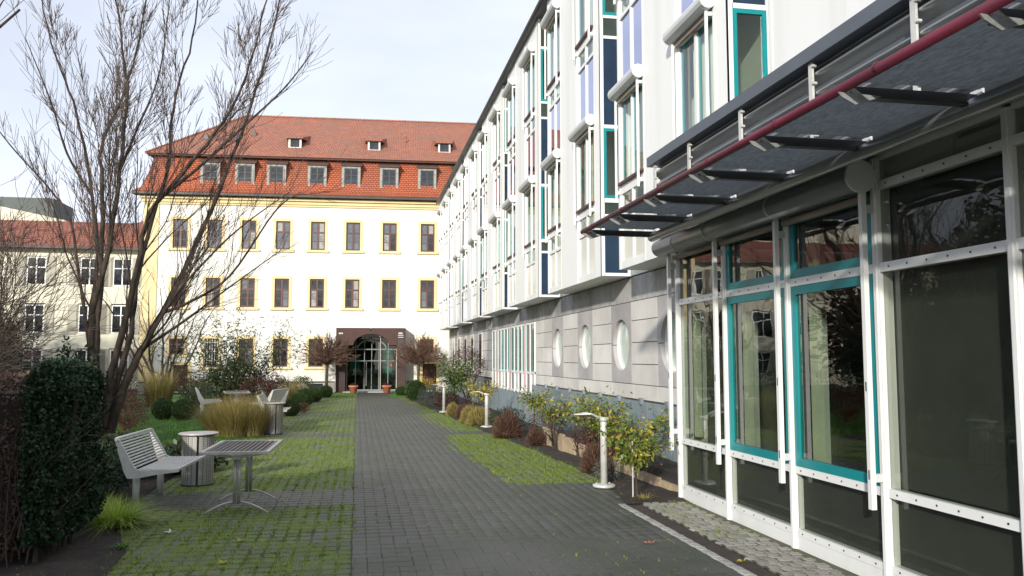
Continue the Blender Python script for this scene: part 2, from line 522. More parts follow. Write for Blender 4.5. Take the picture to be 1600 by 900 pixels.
def grow(mb, p, d, L, r, lvl, up=.12, wig=.22, ang=.6, kids=5, ratio=.5, n=None, rmin=.004, kr=.6, start=.25, fine=.22):
    p = Vector(p); d = Vector(d).normalized()
    segs = max(3, int(L / fine))
    st = L / segs
    pts, rad, dirs = [p.copy()], [r], [d.copy()]
    for i in range(segs):
        d = (d + Vector((rng.gauss(0, wig), rng.gauss(0, wig), rng.gauss(0, wig))) * st * 2 + Vector((0, 0, up * st * 2))).normalized()
        p = p + d * st
        pts.append(p.copy()); dirs.append(d.copy())
        rad.append(max(rmin, r * (1 - .82 * (i + 1) / segs)))
    mb.tube(pts, rad, n or (6 if r > .05 else 4 if r > .015 else 3), cap=False)
    if lvl > 0:
        spawn(mb, pts, rad, dirs, L, lvl, up, wig, ang, kids, ratio, rmin, kr, start, fine)
    return pts


def spawn(mb, pts, rad, dirs, L, lvl, up, wig, ang, kids, ratio, rmin, kr, start, fine):
    m = len(pts) - 1
    for k in range(kids):
        t = start + (1 - start) * (k + rng.random()) / kids
        i = min(m - 1, int(t * m))
        dd = dirs[i]
        ax = dd.orthogonal().normalized()
        ax.rotate(Matrix.Rotation(rng.uniform(0, 2 * math.pi), 3, dd))
        nd = dd.copy(); nd.rotate(Matrix.Rotation(ang * rng.uniform(.55, 1.25), 3, ax))
        grow(mb, pts[i], nd, L * ratio * rng.uniform(.6, 1.2) * (1.15 - .5 * t), max(rmin, rad[i] * kr), lvl - 1, up, wig, ang,
             max(2, int(kids * .8)), ratio, None, rmin, kr, .2, fine)


def smooth_poly(pts, k=5):
    pts = [Vector(p) for p in pts]
    out = []
    for i in range(len(pts) - 1):
        p0, p1, p2, p3 = pts[max(i - 1, 0)], pts[i], pts[i + 1], pts[min(i + 2, len(pts) - 1)]
        for j in range(k):
            t = j / k
            out.append(.5 * ((2 * p1) + (p2 - p0) * t + (2 * p0 - 5 * p1 + 4 * p2 - p3) * t * t + (3 * p1 - p0 - 3 * p2 + p3) * t ** 3))
    out.append(pts[-1])
    return out


# ================================================================== SETTING: ground sheets
def sheet(name, poly, z, mat, kind='structure', relief=0, step=.25):
    if not relief:
        o = MB().add([(x, y, z) for x, y in poly], [tuple(range(len(poly)))]).build(name, mat)
    else:
        import bmesh
        bm = bmesh.new()
        bm.faces.new([bm.verts.new((x, y, z)) for x, y in poly])
        xs = [p[0] for p in poly]; ys = [p[1] for p in poly]
        x = min(xs) + step
        while x < max(xs):
            bmesh.ops.bisect_plane(bm, geom=bm.verts[:] + bm.edges[:] + bm.faces[:], plane_co=(x, 0, 0), plane_no=(1, 0, 0)); x += step
        y = min(ys) + step
        while y < max(ys):
            bmesh.ops.bisect_plane(bm, geom=bm.verts[:] + bm.edges[:] + bm.faces[:], plane_co=(0, y, 0), plane_no=(0, 1, 0)); y += step
        for v in bm.verts:
            if len(v.link_edges) >= 4:
                v.co.z += relief * (mnoise.noise(v.co * 1.7) * .6 + mnoise.noise(v.co * 6) * .5 + .35)
        me = bpy.data.meshes.new(name); bm.to_mesh(me); bm.free()
        o = link(name, me, mat, None, True)
    fixn(o)
    if kind: o['kind'] = kind
    return o


sheet('ground', [(-150, -40), (150, -40), (150, 200), (-150, 200)], -.06, GROUND)
sheet('lawn', [(-24, 16.6), (-2.12, 16.6), (-2.12, 41.5), (-24, 41.5)], -.012, LAWNM)
paving = sheet('paving', [(-2.6, 1.5), (3.27, 1.5), (3.27, 9.4), (3.5, 9.4), (3.5, 41.9), (-2.6, 41.9)], -.008, JOINT)
bed_left = sheet('planting_bed', [(-2.62, 16.9), (-2.55, 9.55), (-2.2, 8.7), (-1.95, 7.9), (-1.85, 6.2), (-1.75, 3), (-14, 3), (-14, 16.9)], .008, SOIL, relief=.05, step=.2)
BED_EDGE = [(3.1, 9.42), (3.36, 11.1), (3.3, 14), (3.05, 17.5), (2.85, 20), (2.6, 24), (2.35, 29), (2.05, 35), (1.9, 40)]
bed_right = sheet('planting_bed', [(3.95, 9.42)] + BED_EDGE + [(4.45, 40), (4.45, 9.72), (3.95, 9.72)], .010, SOIL, relief=.04, step=.25)

BANDS = [(9.9, 11.05), (18.5, 19.3), (25.6, 26.4), (32.4, 33.3)]


def in_band(y):
    return any(a <= y <= b for a, b in BANDS)


def bed_x(y):
    for (x0, y0), (x1, y1) in zip(BED_EDGE, BED_EDGE[1:]):
        if y0 <= y <= y1:
            return x0 + (x1 - x0) * (y - y0) / (y1 - y0)
    return 3.0


def left_x(y):
    return (-2.5 if y > 9.5 and y < 12.6 else -2.05 if y < 8.5 else -2.12) + .12 * math.sin(y * 5.1) * math.sin(y * 2.3)


def green_zone(x, y):
    if in_band(y) or y < 5:
        return False
    if x < -.04:
        return True
    edge = 1.95 + .12 * math.sin(y * .7) + .28 * mnoise.noise(Vector((x * 3, y * 2.5, 4)))
    if y > 30:
        edge = 1.7
    return y > 11.05 and x > edge


MOSSBED = pmat('moss_bed', (.15, .205, .032), .95, (.06, .058, .035), scale=1.6, detail=8, lo=.4, hi=.62, bump=.7, bscale=90)
ed = [5.0] + [v for b_ in BANDS for v in b_] + [41.7]
JFILL = pmat('joint_fill', (.066, .070, .056), .95, (.046, .06, .03), scale=2, detail=8, bump=.6, bscale=90)
sheet('joint_fill', [(-2.55, 2), (3.0, 2), (3.0, 9.4), (3.1, 9.4), (3.1, 41.8), (-2.55, 41.8)], .0046, JFILL)
for a_, b_ in zip(ed[0::2], ed[1::2]):
    sheet('moss_joints', [(-2.3, a_), (-.06, a_), (-.06, b_), (-2.3, b_)], .0055, MOSSBED)
    if a_ > 10:
        sheet('moss_joints', [(1.9, a_), (bed_x(a_) + .05, a_), (bed_x(b_ - .05) + .05, b_), (1.9, b_)], .0055, MOSSBED)


def paver_shape(w, d, h, b=.006):
    a = [(-w / 2, -d / 2), (w / 2, -d / 2), (w / 2, d / 2), (-w / 2, d / 2)]
    v = [(x, y, -.01) for x, y in a] + [(x, y, h - b) for x, y in a] + [(x - math.copysign(b, x), y - math.copysign(b, y), h) for x, y in a]
    f = [(8, 9, 10, 11)] + [(i, (i + 1) % 4, 4 + (i + 1) % 4, 4 + i) for i in range(4)] + [(4 + i, 4 + (i + 1) % 4, 8 + (i + 1) % 4, 8 + i) for i in range(4)]
    return np.array(v), np.array(f)


pos_p, pos_g = [], []
PX, PY = .126, .165
y = 4.6
row = 0
while y < 41.6:
    x = -2.6
    while x < 3.45:
        lim = 3.0 if y < 9.4 else bed_x(y) + .03
        if left_x(y) < x < lim - .02:
            g = green_zone(x, y)
            (pos_g if g else pos_p).append((x + rng.uniform(-.004, .004), y + rng.uniform(-.004, .004)))
        x += PX
    y += PY
    row += 1
sh_p = paver_shape(.1238, .1625, .0065, .003)
sh_g = paver_shape(.104, .135, .007)
allp = sorted([(p[1] ** 2 + p[0] ** 2, p, 0) for p in pos_p] + [(p[1] ** 2 + p[0] ** 2, p, 1) for p in pos_g])
near = [a for a in allp if in_view((a[1][0], a[1][1], 0))][:300]
near_set = {a[1] for a in near}
me_p = bpy.data.meshes.new('paver'); me_p.from_pydata(sh_p[0].tolist(), [], sh_p[1].tolist()); me_p.materials.append(PAVER_1)
me_g = bpy.data.meshes.new('paver'); me_g.from_pydata(sh_g[0].tolist(), [], sh_g[1].tolist()); me_g.materials.append(PAVER_1G)
for _, p, g in near:
    o = link('paver', me_g if g else me_p, None, paving)
    o.location = (p[0], p[1], rng.uniform(-.0004, .0014))
    o.rotation_euler = (rng.gauss(0, .003), rng.gauss(0, .003), rng.gauss(0, .008))
for lst, sh, m in ((pos_p, sh_p, PAVER_P), (pos_g, sh_g, PAVER_G)):
    P = np.array([p for p in lst if p not in near_set])
    n = len(P)
    V = np.repeat(sh[0][None], n, 0) + np.concatenate([P, nrg.uniform(-.0006, .0014, (n, 1))], 1)[:, None, :]
    V[:, :, 2] += sh[0][None, :, 0] * nrg.normal(0, .004, (n, 1)) + sh[0][None, :, 1] * nrg.normal(0, .004, (n, 1))
    F = (np.repeat(sh[1][None], n, 0) + (np.arange(n) * len(sh[0]))[:, None, None]).reshape(-1, 4)
    o = npmesh('pavers', V.reshape(-1, 3), F, m, paving)
    o['kind'] = 'stuff'


# grass and moss growing in the joints
def joint_grass():
    P = []
    A = np.array(pos_g)
    for (x, y) in A:
        nv = mnoise.noise(Vector((x * 1.1, y * .55, 0))) + .7 * mnoise.noise(Vector((x * 3.3, y * 2.4, 5)))
        edge = min(1, max(0, (x + 2.3) / .5))
        dens = 9 + 15 * nv
        if y > 17: dens *= .62
        if y > 28: dens *= .5
        if x > 1.5:
            f = (x - 1.95) / max(.4, bed_x(y) - 1.95)
            dens = dens * .4 + 24 * max(0, f) ** 1.2
        if x < -1.4: dens *= .8
        k = int(max(0, dens) + rng.random())
        for _ in range(k):
            if rng.random() < .5:
                P.append((x + PX / 2 + rng.gauss(0, .014), y + rng.uniform(-PY / 2, PY / 2), 0))
            else:
                P.append((x + rng.uniform(-PX / 2, PX / 2), y + PY / 2 + rng.gauss(0, .014), 0))
    # sparse tufts in the path joints
    for (x, y) in pos_p:
        if in_band(y) and x < 0 and rng.random() < .45:
            for _ in range(rng.randint(2, 9)):
                P.append((x + rng.uniform(-PX, PX) * .6, y + PY / 2 + rng.gauss(0, .02), .003))
        if y < 16 and rng.random() < (.36 if x < .55 else .34 if x > 1.7 else .12) and mnoise.noise(Vector((x * 2.5, y * .8, 9))) > -.05:
            for _ in range(rng.randint(2, 6)):
                P.append((x + PX / 2 + rng.gauss(0, .006), y + rng.gauss(0, .04), 0))
    for (x, y) in pos_g:
        mv = mnoise.noise(Vector((x * 2.6, y * 1.9, 12))) + .5 * mnoise.noise(Vector((x * 8, y * 6, 1)))
        if y < 19 and mv > .05:
            for _ in range(int(10 + 22 * mv)):
                P.append((x + rng.uniform(-PX, PX) * .6, y + rng.uniform(-PY, PY) * .6, .005))
        if y < 17 and mnoise.noise(Vector((x * 4.5, y * 3.1, 2))) > .12 and rng.random() < .8:
            cx, cy = x + rng.choice((-1, 1)) * PX / 2, y + rng.choice((-1, 1)) * PY / 2
            for _ in range(rng.randint(8, 26)):
                P.append((cx + rng.gauss(0, .022), cy + rng.gauss(0, .022), .004))
    P = np.array(P)
    h = np.where(P[:, 1] > 20, .036, .024) + nrg.uniform(0, .014, len(P))
    a = blade_arrays(P, h, 1.0, .010, .5, 2)
    o = npmesh('joint_grass', a[0], a[1], MOSS)
    tag(o, 'short yellow-green grass growing in the joints of the paving', 'grass', kind='stuff')


joint_grass()


def lawn_grass():
    n = 42000
    P = np.stack([nrg.uniform(-11, -2.05, n), 16.7 + 9.5 * nrg.uniform(0, 1, n) ** 1.2, np.full(n, -.012)], 1)
    m = 9000
    Q = np.stack([nrg.uniform(-9, -2.1, m), nrg.uniform(26, 41, m), np.full(m, -.012)], 1)
    # strips of lawn in front of the portal
    k = 5000
    S = np.stack([np.where(nrg.uniform(0, 1, k) < .5, nrg.uniform(-2.0, -.1, k), nrg.uniform(1.45, 2.1, k)), nrg.uniform(36.2, 39.3, k), np.full(k, .0)], 1)
    a = blade_arrays(np.concatenate([P, Q, S]), .055, .8, .016, .5, 2)
    o = npmesh('lawn_grass', a[0], a[1], TURF)
    tag(o, 'mown green lawn grass behind the bench and bin', 'grass', kind='stuff')


lawn_grass()


def litter():
    P = []
    for _ in range(1500):
        P.append((rng.uniform(-2.4, 3.0), 5.5 + 11 * rng.random() ** 1.2, .010))
    for _ in range(420):
        P.append((rng.uniform(-3.4, -1.8), rng.uniform(6.5, 12.5), .05))
    for _ in range(260):
        P.append((rng.uniform(3.15, 3.9), rng.uniform(9.5, 17), .045))
    P = np.array(P)
    V, F = leaf_arrays(P, nrg.uniform(.010, .034, len(P)), .7)
    V[:, 2] = np.repeat(P[:, 2], 4) + (V[:, 2] - np.repeat(P[:, 2], 4)) * .2 + .003
    o = npmesh('fallen_leaves', V, F, DEADLEAF)
    tag(o, 'small dry fallen leaves scattered over paving and soil', 'leaves', kind='stuff')
    k = 1500
    Q = np.stack([nrg.uniform(-1.8, 3.0, k), 5.6 + 9 * nrg.uniform(0, 1, k) ** 1.3, np.full(k, .009)], 1)
    V, F = leaf_arrays(Q, nrg.uniform(.007, .016, k), .8)
    V[:, 2] = .0095 + np.abs(V[:, 2] - .009) * .15
    o = npmesh('grit', V, F, pmat('grit_speck', (.34, .33, .29), .8, island=.4))
    tag(o, 'pale grit specks and seed husks strewn on the dark path', 'grit', kind='stuff')
    for (x, y, c) in ((3.17, 6.6, LEAF_YELLOW), (-1.02, 8.2, LEAF_YELLOW), (-1.05, 7.35, LEAF_YELLOW), (2.65, 7.4, TERRA), (-1.75, 8.7, SIGNW)):
        b = MB()
        for q in range(5):
            t = q * 1.25 + x
            b.add([(0, 0, .012), (.05 * math.cos(t - .3), .05 * math.sin(t - .3), .024), (.085 * math.cos(t), .085 * math.sin(t), .02 + .02 * (q % 2)), (.05 * math.cos(t + .3), .05 * math.sin(t + .3), .018)], [(0, 1, 2, 3)])
        o = b.build('fallen_leaf', c)
        o.location = (x, y, .004)
        o.scale = (.75, .75, .9)
        lab = {3.17: 'yellow fallen leaf on the dirt strip beside the granite setts', -1.02: 'yellow fallen leaf among the grass joints just before the slatted table',
               -1.05: 'larger yellow fallen leaf on mossy pavers farther out from the slatted table', 2.65: 'reddish fallen leaf on dark paving beside the pale kerb', -1.75: 'pale fallen leaf on mossy pavers beside the table foot'}[x]
        tag(o, lab, 'leaf')


litter()

# kerb setts, dirt strip and small cobbles by the glass pavilion
sheet('dirt_strip', [(3.09, 2.5), (3.275, 2.5), (3.275, 9.4), (3.09, 9.4)], .0, DIRT)
kerb = sheet('kerb', [(2.985, 2.5), (3.09, 2.5), (3.09, 9.4), (2.985, 9.4)], -.002, JOINT)
cobbles = sheet('cobble_strip', [(3.275, 2.5), (3.97, 2.5), (3.97, 9.6), (3.275, 9.6)], .006, pmat('cobble_joint', (.11, .10, .08), .95, (.07, .085, .035), scale=2.5, bump=.5, bscale=60))


def sett_mesh(w, d, h, seed):
    r = random.Random(seed)
    v, f = paver_shape(w, d, h, .008)
    v = v.copy()
    q = [(r.uniform(-.005, .005), r.uniform(-.005, .005)) for _ in range(4)] * 3
    v[:, 0] += [a[0] for a in q]
    v[:, 1] += [a[1] for a in q]
    me = bpy.data.meshes.new('cobble'); me.from_pydata(v.tolist(), [], f.tolist())
    return me


ks = [sett_mesh(.088, .115, .016, i) for i in range(4)]
for m in ks: m.materials.append(KERBM)
y = 4.4
i = 0
while y < 9.38:
    o = link('sett', ks[i % 4], None, kerb); o.location = (3.037, y, rng.uniform(-.003, .003)); o.rotation_euler = (0, 0, rng.gauss(0, .03))
    y += .124; i += 1
cs = [sett_mesh(.095, .092, .012, 20 + i) for i in range(6)]
for m in cs: m.materials.append(COBBLE)
cnt = 0
y = 9.52
rr = 0
rest = []
while y > 4.2:
    for c in range(6):
        xx = 3.335 + c * .102 + (.02 if rr % 2 else -.01) + rng.gauss(0, .005)
        if xx < 3.83:
            if cnt < 290:
                o = link('cobble', cs[(c + rr) % 6], None, cobbles); o.location = (xx, y + .02 * math.sin(c), rng.uniform(-.003, .002)); o.rotation_euler = (0, 0, rng.gauss(0, .08)); cnt += 1
    y -= .1
    rr += 1
P = np.stack([nrg.uniform(3.29, 3.86, 1500), nrg.uniform(7.2, 9.5, 1500), np.zeros(1500)], 1)
keep = np.array([mnoise.noise(Vector((p[0] * 2.2, p[1] * 2.0, 3))) > .0 for p in P])
a = blade_arrays(P[keep], .03, 1., .01, .5, 2)
tag(npmesh('cobble_grass', a[0], a[1], MOSS), 'thin green grass between the pale cobbles along the glass front', 'grass', kind='stuff')


# ================================================================== BUILDINGS
def wthing(name, label, cat, loc):
    """a thing whose parts are modelled in world coordinates"""
    o = thing(name, label, cat, loc)
    o['_w'] = 1
    return o


def wlink(o, root):
    o.parent = root
    o.matrix_parent_inverse = Matrix.Translation(-Vector(root.location))
    return o


def frame_mesh(mb, w, h, t, d, x=0, y=0, z=0, axis='y'):
    """rectangular ring (opening faces axis), lower left corner at 0; ring width t, depth d from 0 to d"""
    rects = [(0, w, 0, t), (0, w, h - t, h), (0, t, t, h - t), (w - t, w, t, h - t)]
    for a0, a1, b0, b1 in rects:
        if axis == 'y':
            mb.box(x + a0, x + a1, y, y + d, z + b0, z + b1)
        else:
            mb.box(x, x + d, y + a0, y + a1, z + b0, z + b1)
    return mb


def wall_holes(mb, x0, x1, z0, z1, holes, y0=0., rev=.16):
    xs = sorted({x0, x1, *[h[0] for h in holes], *[h[1] for h in holes]})
    zs = sorted({z0, z1, *[h[2] for h in holes], *[h[3] for h in holes]})
    for a, b in zip(xs, xs[1:]):
        for c, d in zip(zs, zs[1:]):
            mx_, mz_ = (a + b) / 2, (c + d) / 2
            if any(h[0] < mx_ < h[1] and h[2] < mz_ < h[3] for h in holes):
                continue
            mb.add([(a, y0, c), (b, y0, c), (b, y0, d), (a, y0, d)], [(0, 1, 2, 3)])
    for a, b, c, d in holes:
        e = y0 + rev
        mb.add([(a, y0, c), (a, e, c), (a, e, d), (a, y0, d)], [(0, 1, 2, 3)])
        mb.add([(b, y0, c), (b, e, c), (b, e, d), (b, y0, d)], [(3, 2, 1, 0)])
        mb.add([(a, y0, c), (b, y0, c), (b, e, c), (a, e, c)], [(0, 1, 2, 3)])
        mb.add([(a, y0, d), (b, y0, d), (b, e, d), (a, e, d)], [(3, 2, 1, 0)])
    return mb


# ------------------------------------------------------------------ historic building (local frame: facade y=0)
old = thing('historic_building', 'long white old building with yellow trim and red mansard roof at the path end', 'building', (0, 42.7, 0), -.055)
WXS = [-8.72, -7.08, -5.42, -3.76, -2.04, -.29, 1.55, 3.48, 5.3]
WW = .72
ROWS = [(7.12, 8.57), (4.2, 5.66), (1.25, 2.65)]
wins, holes = [], []
for i, cx in enumerate(WXS):
    for j, (a, b) in enumerate(ROWS):
        if j == 2 and i in (5, 6):
            continue
        if j == 2 and i in (0, 7):
            a = 1.86
        wins.append((cx, a, b, i, j)); holes.append((cx - WW / 2, cx + WW / 2, a, b))
DOORS = [(3.63, .05, 1.41), (-8.5, .05, 1.35)]
for cx, a, b in DOORS:
    holes.append((cx - .36, cx + .36, a, b))
PH = (-.55, 1.95, .0, 2.75)
holes.append(PH)
holes.append((-2.35, -1.65, .12, .42))
mb = wall_holes(MB(), -10.4, 9, 0, 9.75, holes)
mb.add([(-10.4, 0, 0), (-10.4, 13, 0), (-10.4, 13, 9.75), (-10.4, 0, 9.75)], [(3, 2, 1, 0)])
mb.box(-10.3, 9, 3.2, 3.3, 0, 9.7)
mb.build('wall', OLDWALL, old)
xs = [(-10.46, -8.96), (-8.04, -1.1), (2.5, 3.17), (4.09, 9)]
for a, b in xs:
    if a < -2 < b:
        pcs = [(a, -2.38, .47), (-1.62, b, .47), (-2.38, -1.62, .10)]
    else:
        pcs = [(a, b, .47)]
    for p0, p1, pz in pcs:
        MB().box(p0, p1, -.06, -.004, -.05, pz).build('plinth', PLINTH, old)
for a, b in xs:
    MB().box(a, b, -.075, -.004, .47, .53).build('string_course', DARKSEAM, old)
cbm = MB().box(-2.34, -1.66, .1, .14, .13, .41)
cbm.build('cellar_window', PANE, old)
# window meshes
WMESH = {}


def win_meshes(h):
    if h in WMESH:
        return WMESH[h]
    w = WW
    s = MB()
    for a0, a1, b0, b1 in [(-w / 2 - .12, -w / 2 + .01, -.02, h + .12), (w / 2 - .01, w / 2 + .12, -.02, h + .12), (-w / 2 + .01, w / 2 - .01, h - .01, h + .12)]:
        s.box(a0, a1, -.03, .05, b0, b1)
    s.box(-w / 2 - .2, w / 2 + .2, -.09, .06, -.13, -.02)
    f = MB()
    frame_mesh(f, w - .02, h - .02, .07, .05, -w / 2 + .01, .06, .01)
    zt = h * .62
    f.box(-.045, .045, .05, .10, .08, h - .08)
    f.box(-w / 2 + .08, -.045, .055, .10, zt - .042, zt + .042)
    f.box(.045, w / 2 - .08, .055, .10, zt - .042, zt + .042)
    if h > 1:
        for z in (zt * .5, ):
            f.box(-w / 2 + .08, -.045, .07, .1, z - .015, z + .015); f.box(.045, w / 2 - .08, .07, .1, z - .015, z + .015)
    p1 = MB().box(-w / 2 + .066, -.036, .085, .095, .066, zt - .036)
    p2 = MB().box(-w / 2 + .066, -.036, .085, .095, zt + .036, h - .066)
    def me(b, n, m):
        x = bpy.data.meshes.new(n); x.from_pydata(b.v, [], b.f); x.materials.append(m); return x
    WMESH[h] = (me(s, 'window', YELLOW), me(f, 'frame', BROWN), [me(p1, 'pane', q) for q in (PANE, PANE_B, PANE_C)], [me(p2, 'pane', q) for q in (PANE, PANE_B, PANE_C)], me(MB().box(-w / 2 + .05, w / 2 - .05, .2, .22, .02, h * .45), 'curtain', INTLIGHT))
    return WMESH[h]


for cx, a, b, i, j in wins:
    ms = win_meshes(round(b - a, 3))
    wo_ = part('window', ms[0], None, old, (cx, 0, a))
    part('frame', ms[1], None, wo_)
    dx = WW / 2 - .015
    for q, m in enumerate(ms[2:4]):
        for sx in (0, dx):
            r_ = rng.random()
            k_ = (1 if r_ < (.85 if q else .6) else 2 if r_ > .93 else 0) if j == 0 else (1 if r_ < .10 else 2 if r_ > .90 else 0)
            part('pane', m[k_], None, wo_, (sx, 0, 0))
    if j == 2 and i == 1:
        gb = MB()
        for k in range(6):
            gb.box(-.32 + k * .12, -.30 + k * .12, -.015, .005, -.02, 1.42)
        for z in (.3, .75, 1.2):
            gb.box(-.36, .36, -.012, .002, z, z + .02)
        gb.build('window_grille', LAMPM, wo_)
for cx, a, b in DOORS:
    d = MB()
    d.box(cx - .36, cx + .36, .10, .15, a, b)
    for px_ in (-.17, .17):
        for z0, z1 in ((.12, .55), (.65, 1.2)):
            d.box(cx + px_ - .12, cx + px_ + .12, .075, .10, a + z0, min(b - .08, a + z1))
    do = d.build('door', BROWN, old)
    MB().box(cx + .25, cx + .29, .03, .10, a + .62, a + .74).build('handle', STEELGREY, do)
    s = MB()
    s.box(cx - .52, cx - .35, -.035, .05, 0, b + .16); s.box(cx + .35, cx + .52, -.035, .05, 0, b + .16); s.box(cx - .35, cx + .35, -.035, .05, b - .01, b + .16)
    s.build('door_surround', YELLOW, old)
# corner pilaster, cornice, gutter
MB().box(-10.46, -9.75, -.05, -.004, .55, 9.33).build('corner_pilaster', YELLOW, old)
cm = MB()
for y0, z0, z1 in ((-.07, 9.3, 9.39), (-.13, 9.40, 9.55), (-.24, 9.56, 9.68)):
    cm.box(-10.4 + y0, 9, y0, -.003, z0, z1)
    cm.box(-10.4 + y0, -10.402, 0, 13, z0, z1)
cm.build('cornice', YELLOW, old)
MB().box(-10.95, 9, -.5, .1, 9.72, 9.83).build('gutter', DARKSEAM, old)
# mansard roof
LW = [(-10.9, -.48, 9.84), (9, -.48, 9.84), (9, .85, 12.0), (-10.0, .85, 12.0), (-10.9, 13.5, 9.84), (-10.0, 12.2, 12.0)]
rl = MB().add([(-10.95, -.5, 9.85), (9, -.5, 9.85), (9, -.05, 10.15), (-10.6, -.05, 10.15), (9, .75, 12.05), (-10.15, .75, 12.05), (-10.95, 13.5, 9.85), (-10.6, 13.05, 10.15), (-10.15, 12.25, 12.05)],
              [(0, 1, 2, 3), (3, 2, 4, 5), (6, 0, 3, 7), (7, 3, 5, 8)])
roof1 = rl.build('lower_roof', TILE_LOW, old)
RIDGE = 15.75
ru = MB().add([(-10.6, .35, 11.95), (9, .35, 11.95), (9, 6.5, RIDGE), (-6.9, 6.5, RIDGE), (9, 12.65, 11.95), (-10.6, 12.65, 11.95)],
              [(0, 1, 2, 3), (5, 3, 2, 4), (5, 0, 3)])
roof2 = ru.build('upper_roof', TILE_UP, old)
rd = MB().tube([(-6.9, 6.5, RIDGE), (9, 6.5, RIDGE)], .09, 8)
rd.tube([(-6.9, 6.5, RIDGE), (-10.6, .35, 11.95)], .08, 8)
rd.build('ridge_tiles', TILE_UP, roof2)
DBR = pmat('dormer_dark', (.10, .05, .035), .8, (.07, .04, .03), scale=3)
MB().box(-10.55, 9, .40, .72, 11.86, 11.94).build('upper_eaves', DBR, old)
DX = [-7.4, -5.72, -4.17, -2.15, -.45, 1.48, 3.43, 5.2]
dm_body = MB(); dm_body.box(-.44, .44, .16, .9, 10.22, 11.5)
dm_roof = MB().add([(-.56, -.02, 11.54), (.56, -.02, 11.54), (.52, .8, 11.86), (-.52, .8, 11.86), (-.56, -.02, 11.48), (.56, -.02, 11.48), (.52, .8, 11.78), (-.52, .8, 11.78)],
                   [(0, 1, 2, 3), (7, 6, 5, 4), (4, 5, 1, 0), (5, 6, 2, 1), (7, 4, 0, 3)])
dm_frame = frame_mesh(MB(), .94, 1.24, .13, .10, -.47, .06, 10.26)
dm_frame.box(-.5, .5, .0, .15, 10.16, 10.26)
dm_sash = frame_mesh(MB(), .68, .98, .045, .04, -.34, .10, 10.39)
dm_sash.box(-.025, .025, .1, .14, 10.435, 11.325)
for z in (10.72, 11.03):
    dm_sash.box(-.295, -.025, .11, .14, z - .014, z + .014); dm_sash.box(.025, .295, .11, .14, z - .014, z + .014)
dm_pane = MB().box(-.3, .3, .125, .135, 10.43, 11.33)


def tomesh(b, n, m):
    x = bpy.data.meshes.new(n); x.from_pydata(b.v, [], b.f); x.materials.append(m); return x


DBR = pmat('dormer_dark', (.10, .05, .035), .8, (.07, .04, .03), scale=3)
dms = [tomesh(dm_body, 'dormer', TILE_LOW), tomesh(dm_roof, 'dormer_roof', DBR), tomesh(dm_frame, 'dormer_frame', DORMGREY), tomesh(dm_sash, 'dormer_sash', DARKMET), tomesh(dm_pane, 'pane', PANE)]
for cx in DX:
    d = part('dormer', dms[0], None, old, (cx, 0, 0))
    for m in dms[1:]:
        part(m.name.split('.')[0], m, None, d)
# upper small dormers
ud_body = MB(); ud_body.box(-.28, .28, 1.75, 2.7, 12.72, 13.3)
ud_roof = MB().add([(-.42, 1.5, 13.3), (.42, 1.5, 13.3), (.62, 3.6, 13.93), (-.62, 3.6, 13.93), (-.42, 1.5, 13.24), (.42, 1.5, 13.24), (.62, 3.6, 13.5), (-.62, 3.6, 13.5)],
                   [(0, 1, 2, 3), (4, 5, 1, 0), (5, 6, 2, 1), (7, 4, 0, 3), (7, 6, 5, 4)])
ud_frame = frame_mesh(MB(), .66, .62, .09, .08, -.33, 1.66, 12.7)
ud_pane = MB().box(-.24, .24, 1.70, 1.72, 12.79, 13.23)
uds = [tomesh(ud_body, 'roof_dormer', DORMGREY), tomesh(ud_roof, 'dormer_roof', TILE_UP), tomesh(ud_frame, 'dormer_frame', LAMPM), tomesh(ud_pane, 'pane', PANE)]
for cx in (-3.5, .63, 4.38):
    d = part('roof_dormer', uds[0], None, old, (cx, 0, 0))
    for m in uds[1:]:
        part(m.name.split('.')[0], m, None, d)
MB().tube([(2.3, 2.9, 13.3), (2.3, 2.9, 13.95)], .05, 8).build('vent_pipe', TILE_UP, old)
for hx, hy in ((-6.6, 2.6), (-5.9, 3.4), (-8.2, 2.6)):
    z = 11.95 + (hy - .35) / 6.15 * 3.8
    MB().prism([(hx - .15, z - .1), (hx + .15, z - .1), (hx, z + .3)], 'y', hy - .2, hy + .3).build('roof_hatch', DARKMET, old)
# ---- entrance portal
portal = MB()
arch = []
for k in range(15):
    t = math.pi * k / 14
    arch.append((.72 - .86 * math.cos(t), 2.32 + .56 * math.sin(t)))
outl = [(-.98, 0), (-.98, 3.17), (.66, 3.17), (.66, 3.02), (.72, 3.02), (.72, 3.17), (2.4, 3.17), (2.4, 0), (1.98, 0), (1.98, 2.32)] + arch[::-1] + [(-.52, 2.32), (-.52, 0)]
portal.prism(outl, 'y', -.95, -.90)
portal.box(-.98, -.93, -.90, -.01, 0, 3.17); portal.box(2.35, 2.4, -.90, -.01, 0, 3.17)
portal.box(-.93, 2.35, -.90, -.01, 3.10, 3.15)
portal.box(-.56, -.52, -.90, -.01, 0, 2.9); portal.box(1.98, 2.02, -.90, -.01, 0, 2.9)
po = fixn(portal.build('entrance_portal', RUST, old))
lp = MB()
for x0, n, z in ((-.85, 3, 2.86), (2.06, 3, 2.88)):
    for k in range(n):
        lp.box(x0 + k * .07, x0 + k * .07 + .05, -.956, -.951, z, z + .07)
lp.build('lettering', SIGNW, po)
lp = MB()
for z in (2.80, 2.70):
    lp.box(2.03, 2.3, -.957, -.951, z, z + .028)
lp.build('sign_bar', SIGNW, po)
for x0, x1 in ((2.05, 2.29),):
    MB().box(x0, x1, -.957, -.951, 1.75, 2.62).build('sign_panel', DARKMET, po)
mats_ = []
vst = MB()
for x in (-.80, -.66, 2.10, 2.24):
    vst.box(x, x + .03, -.975, -.951, 0.02, 1.6)
vst.build('portal_rib', DARKMET, po)
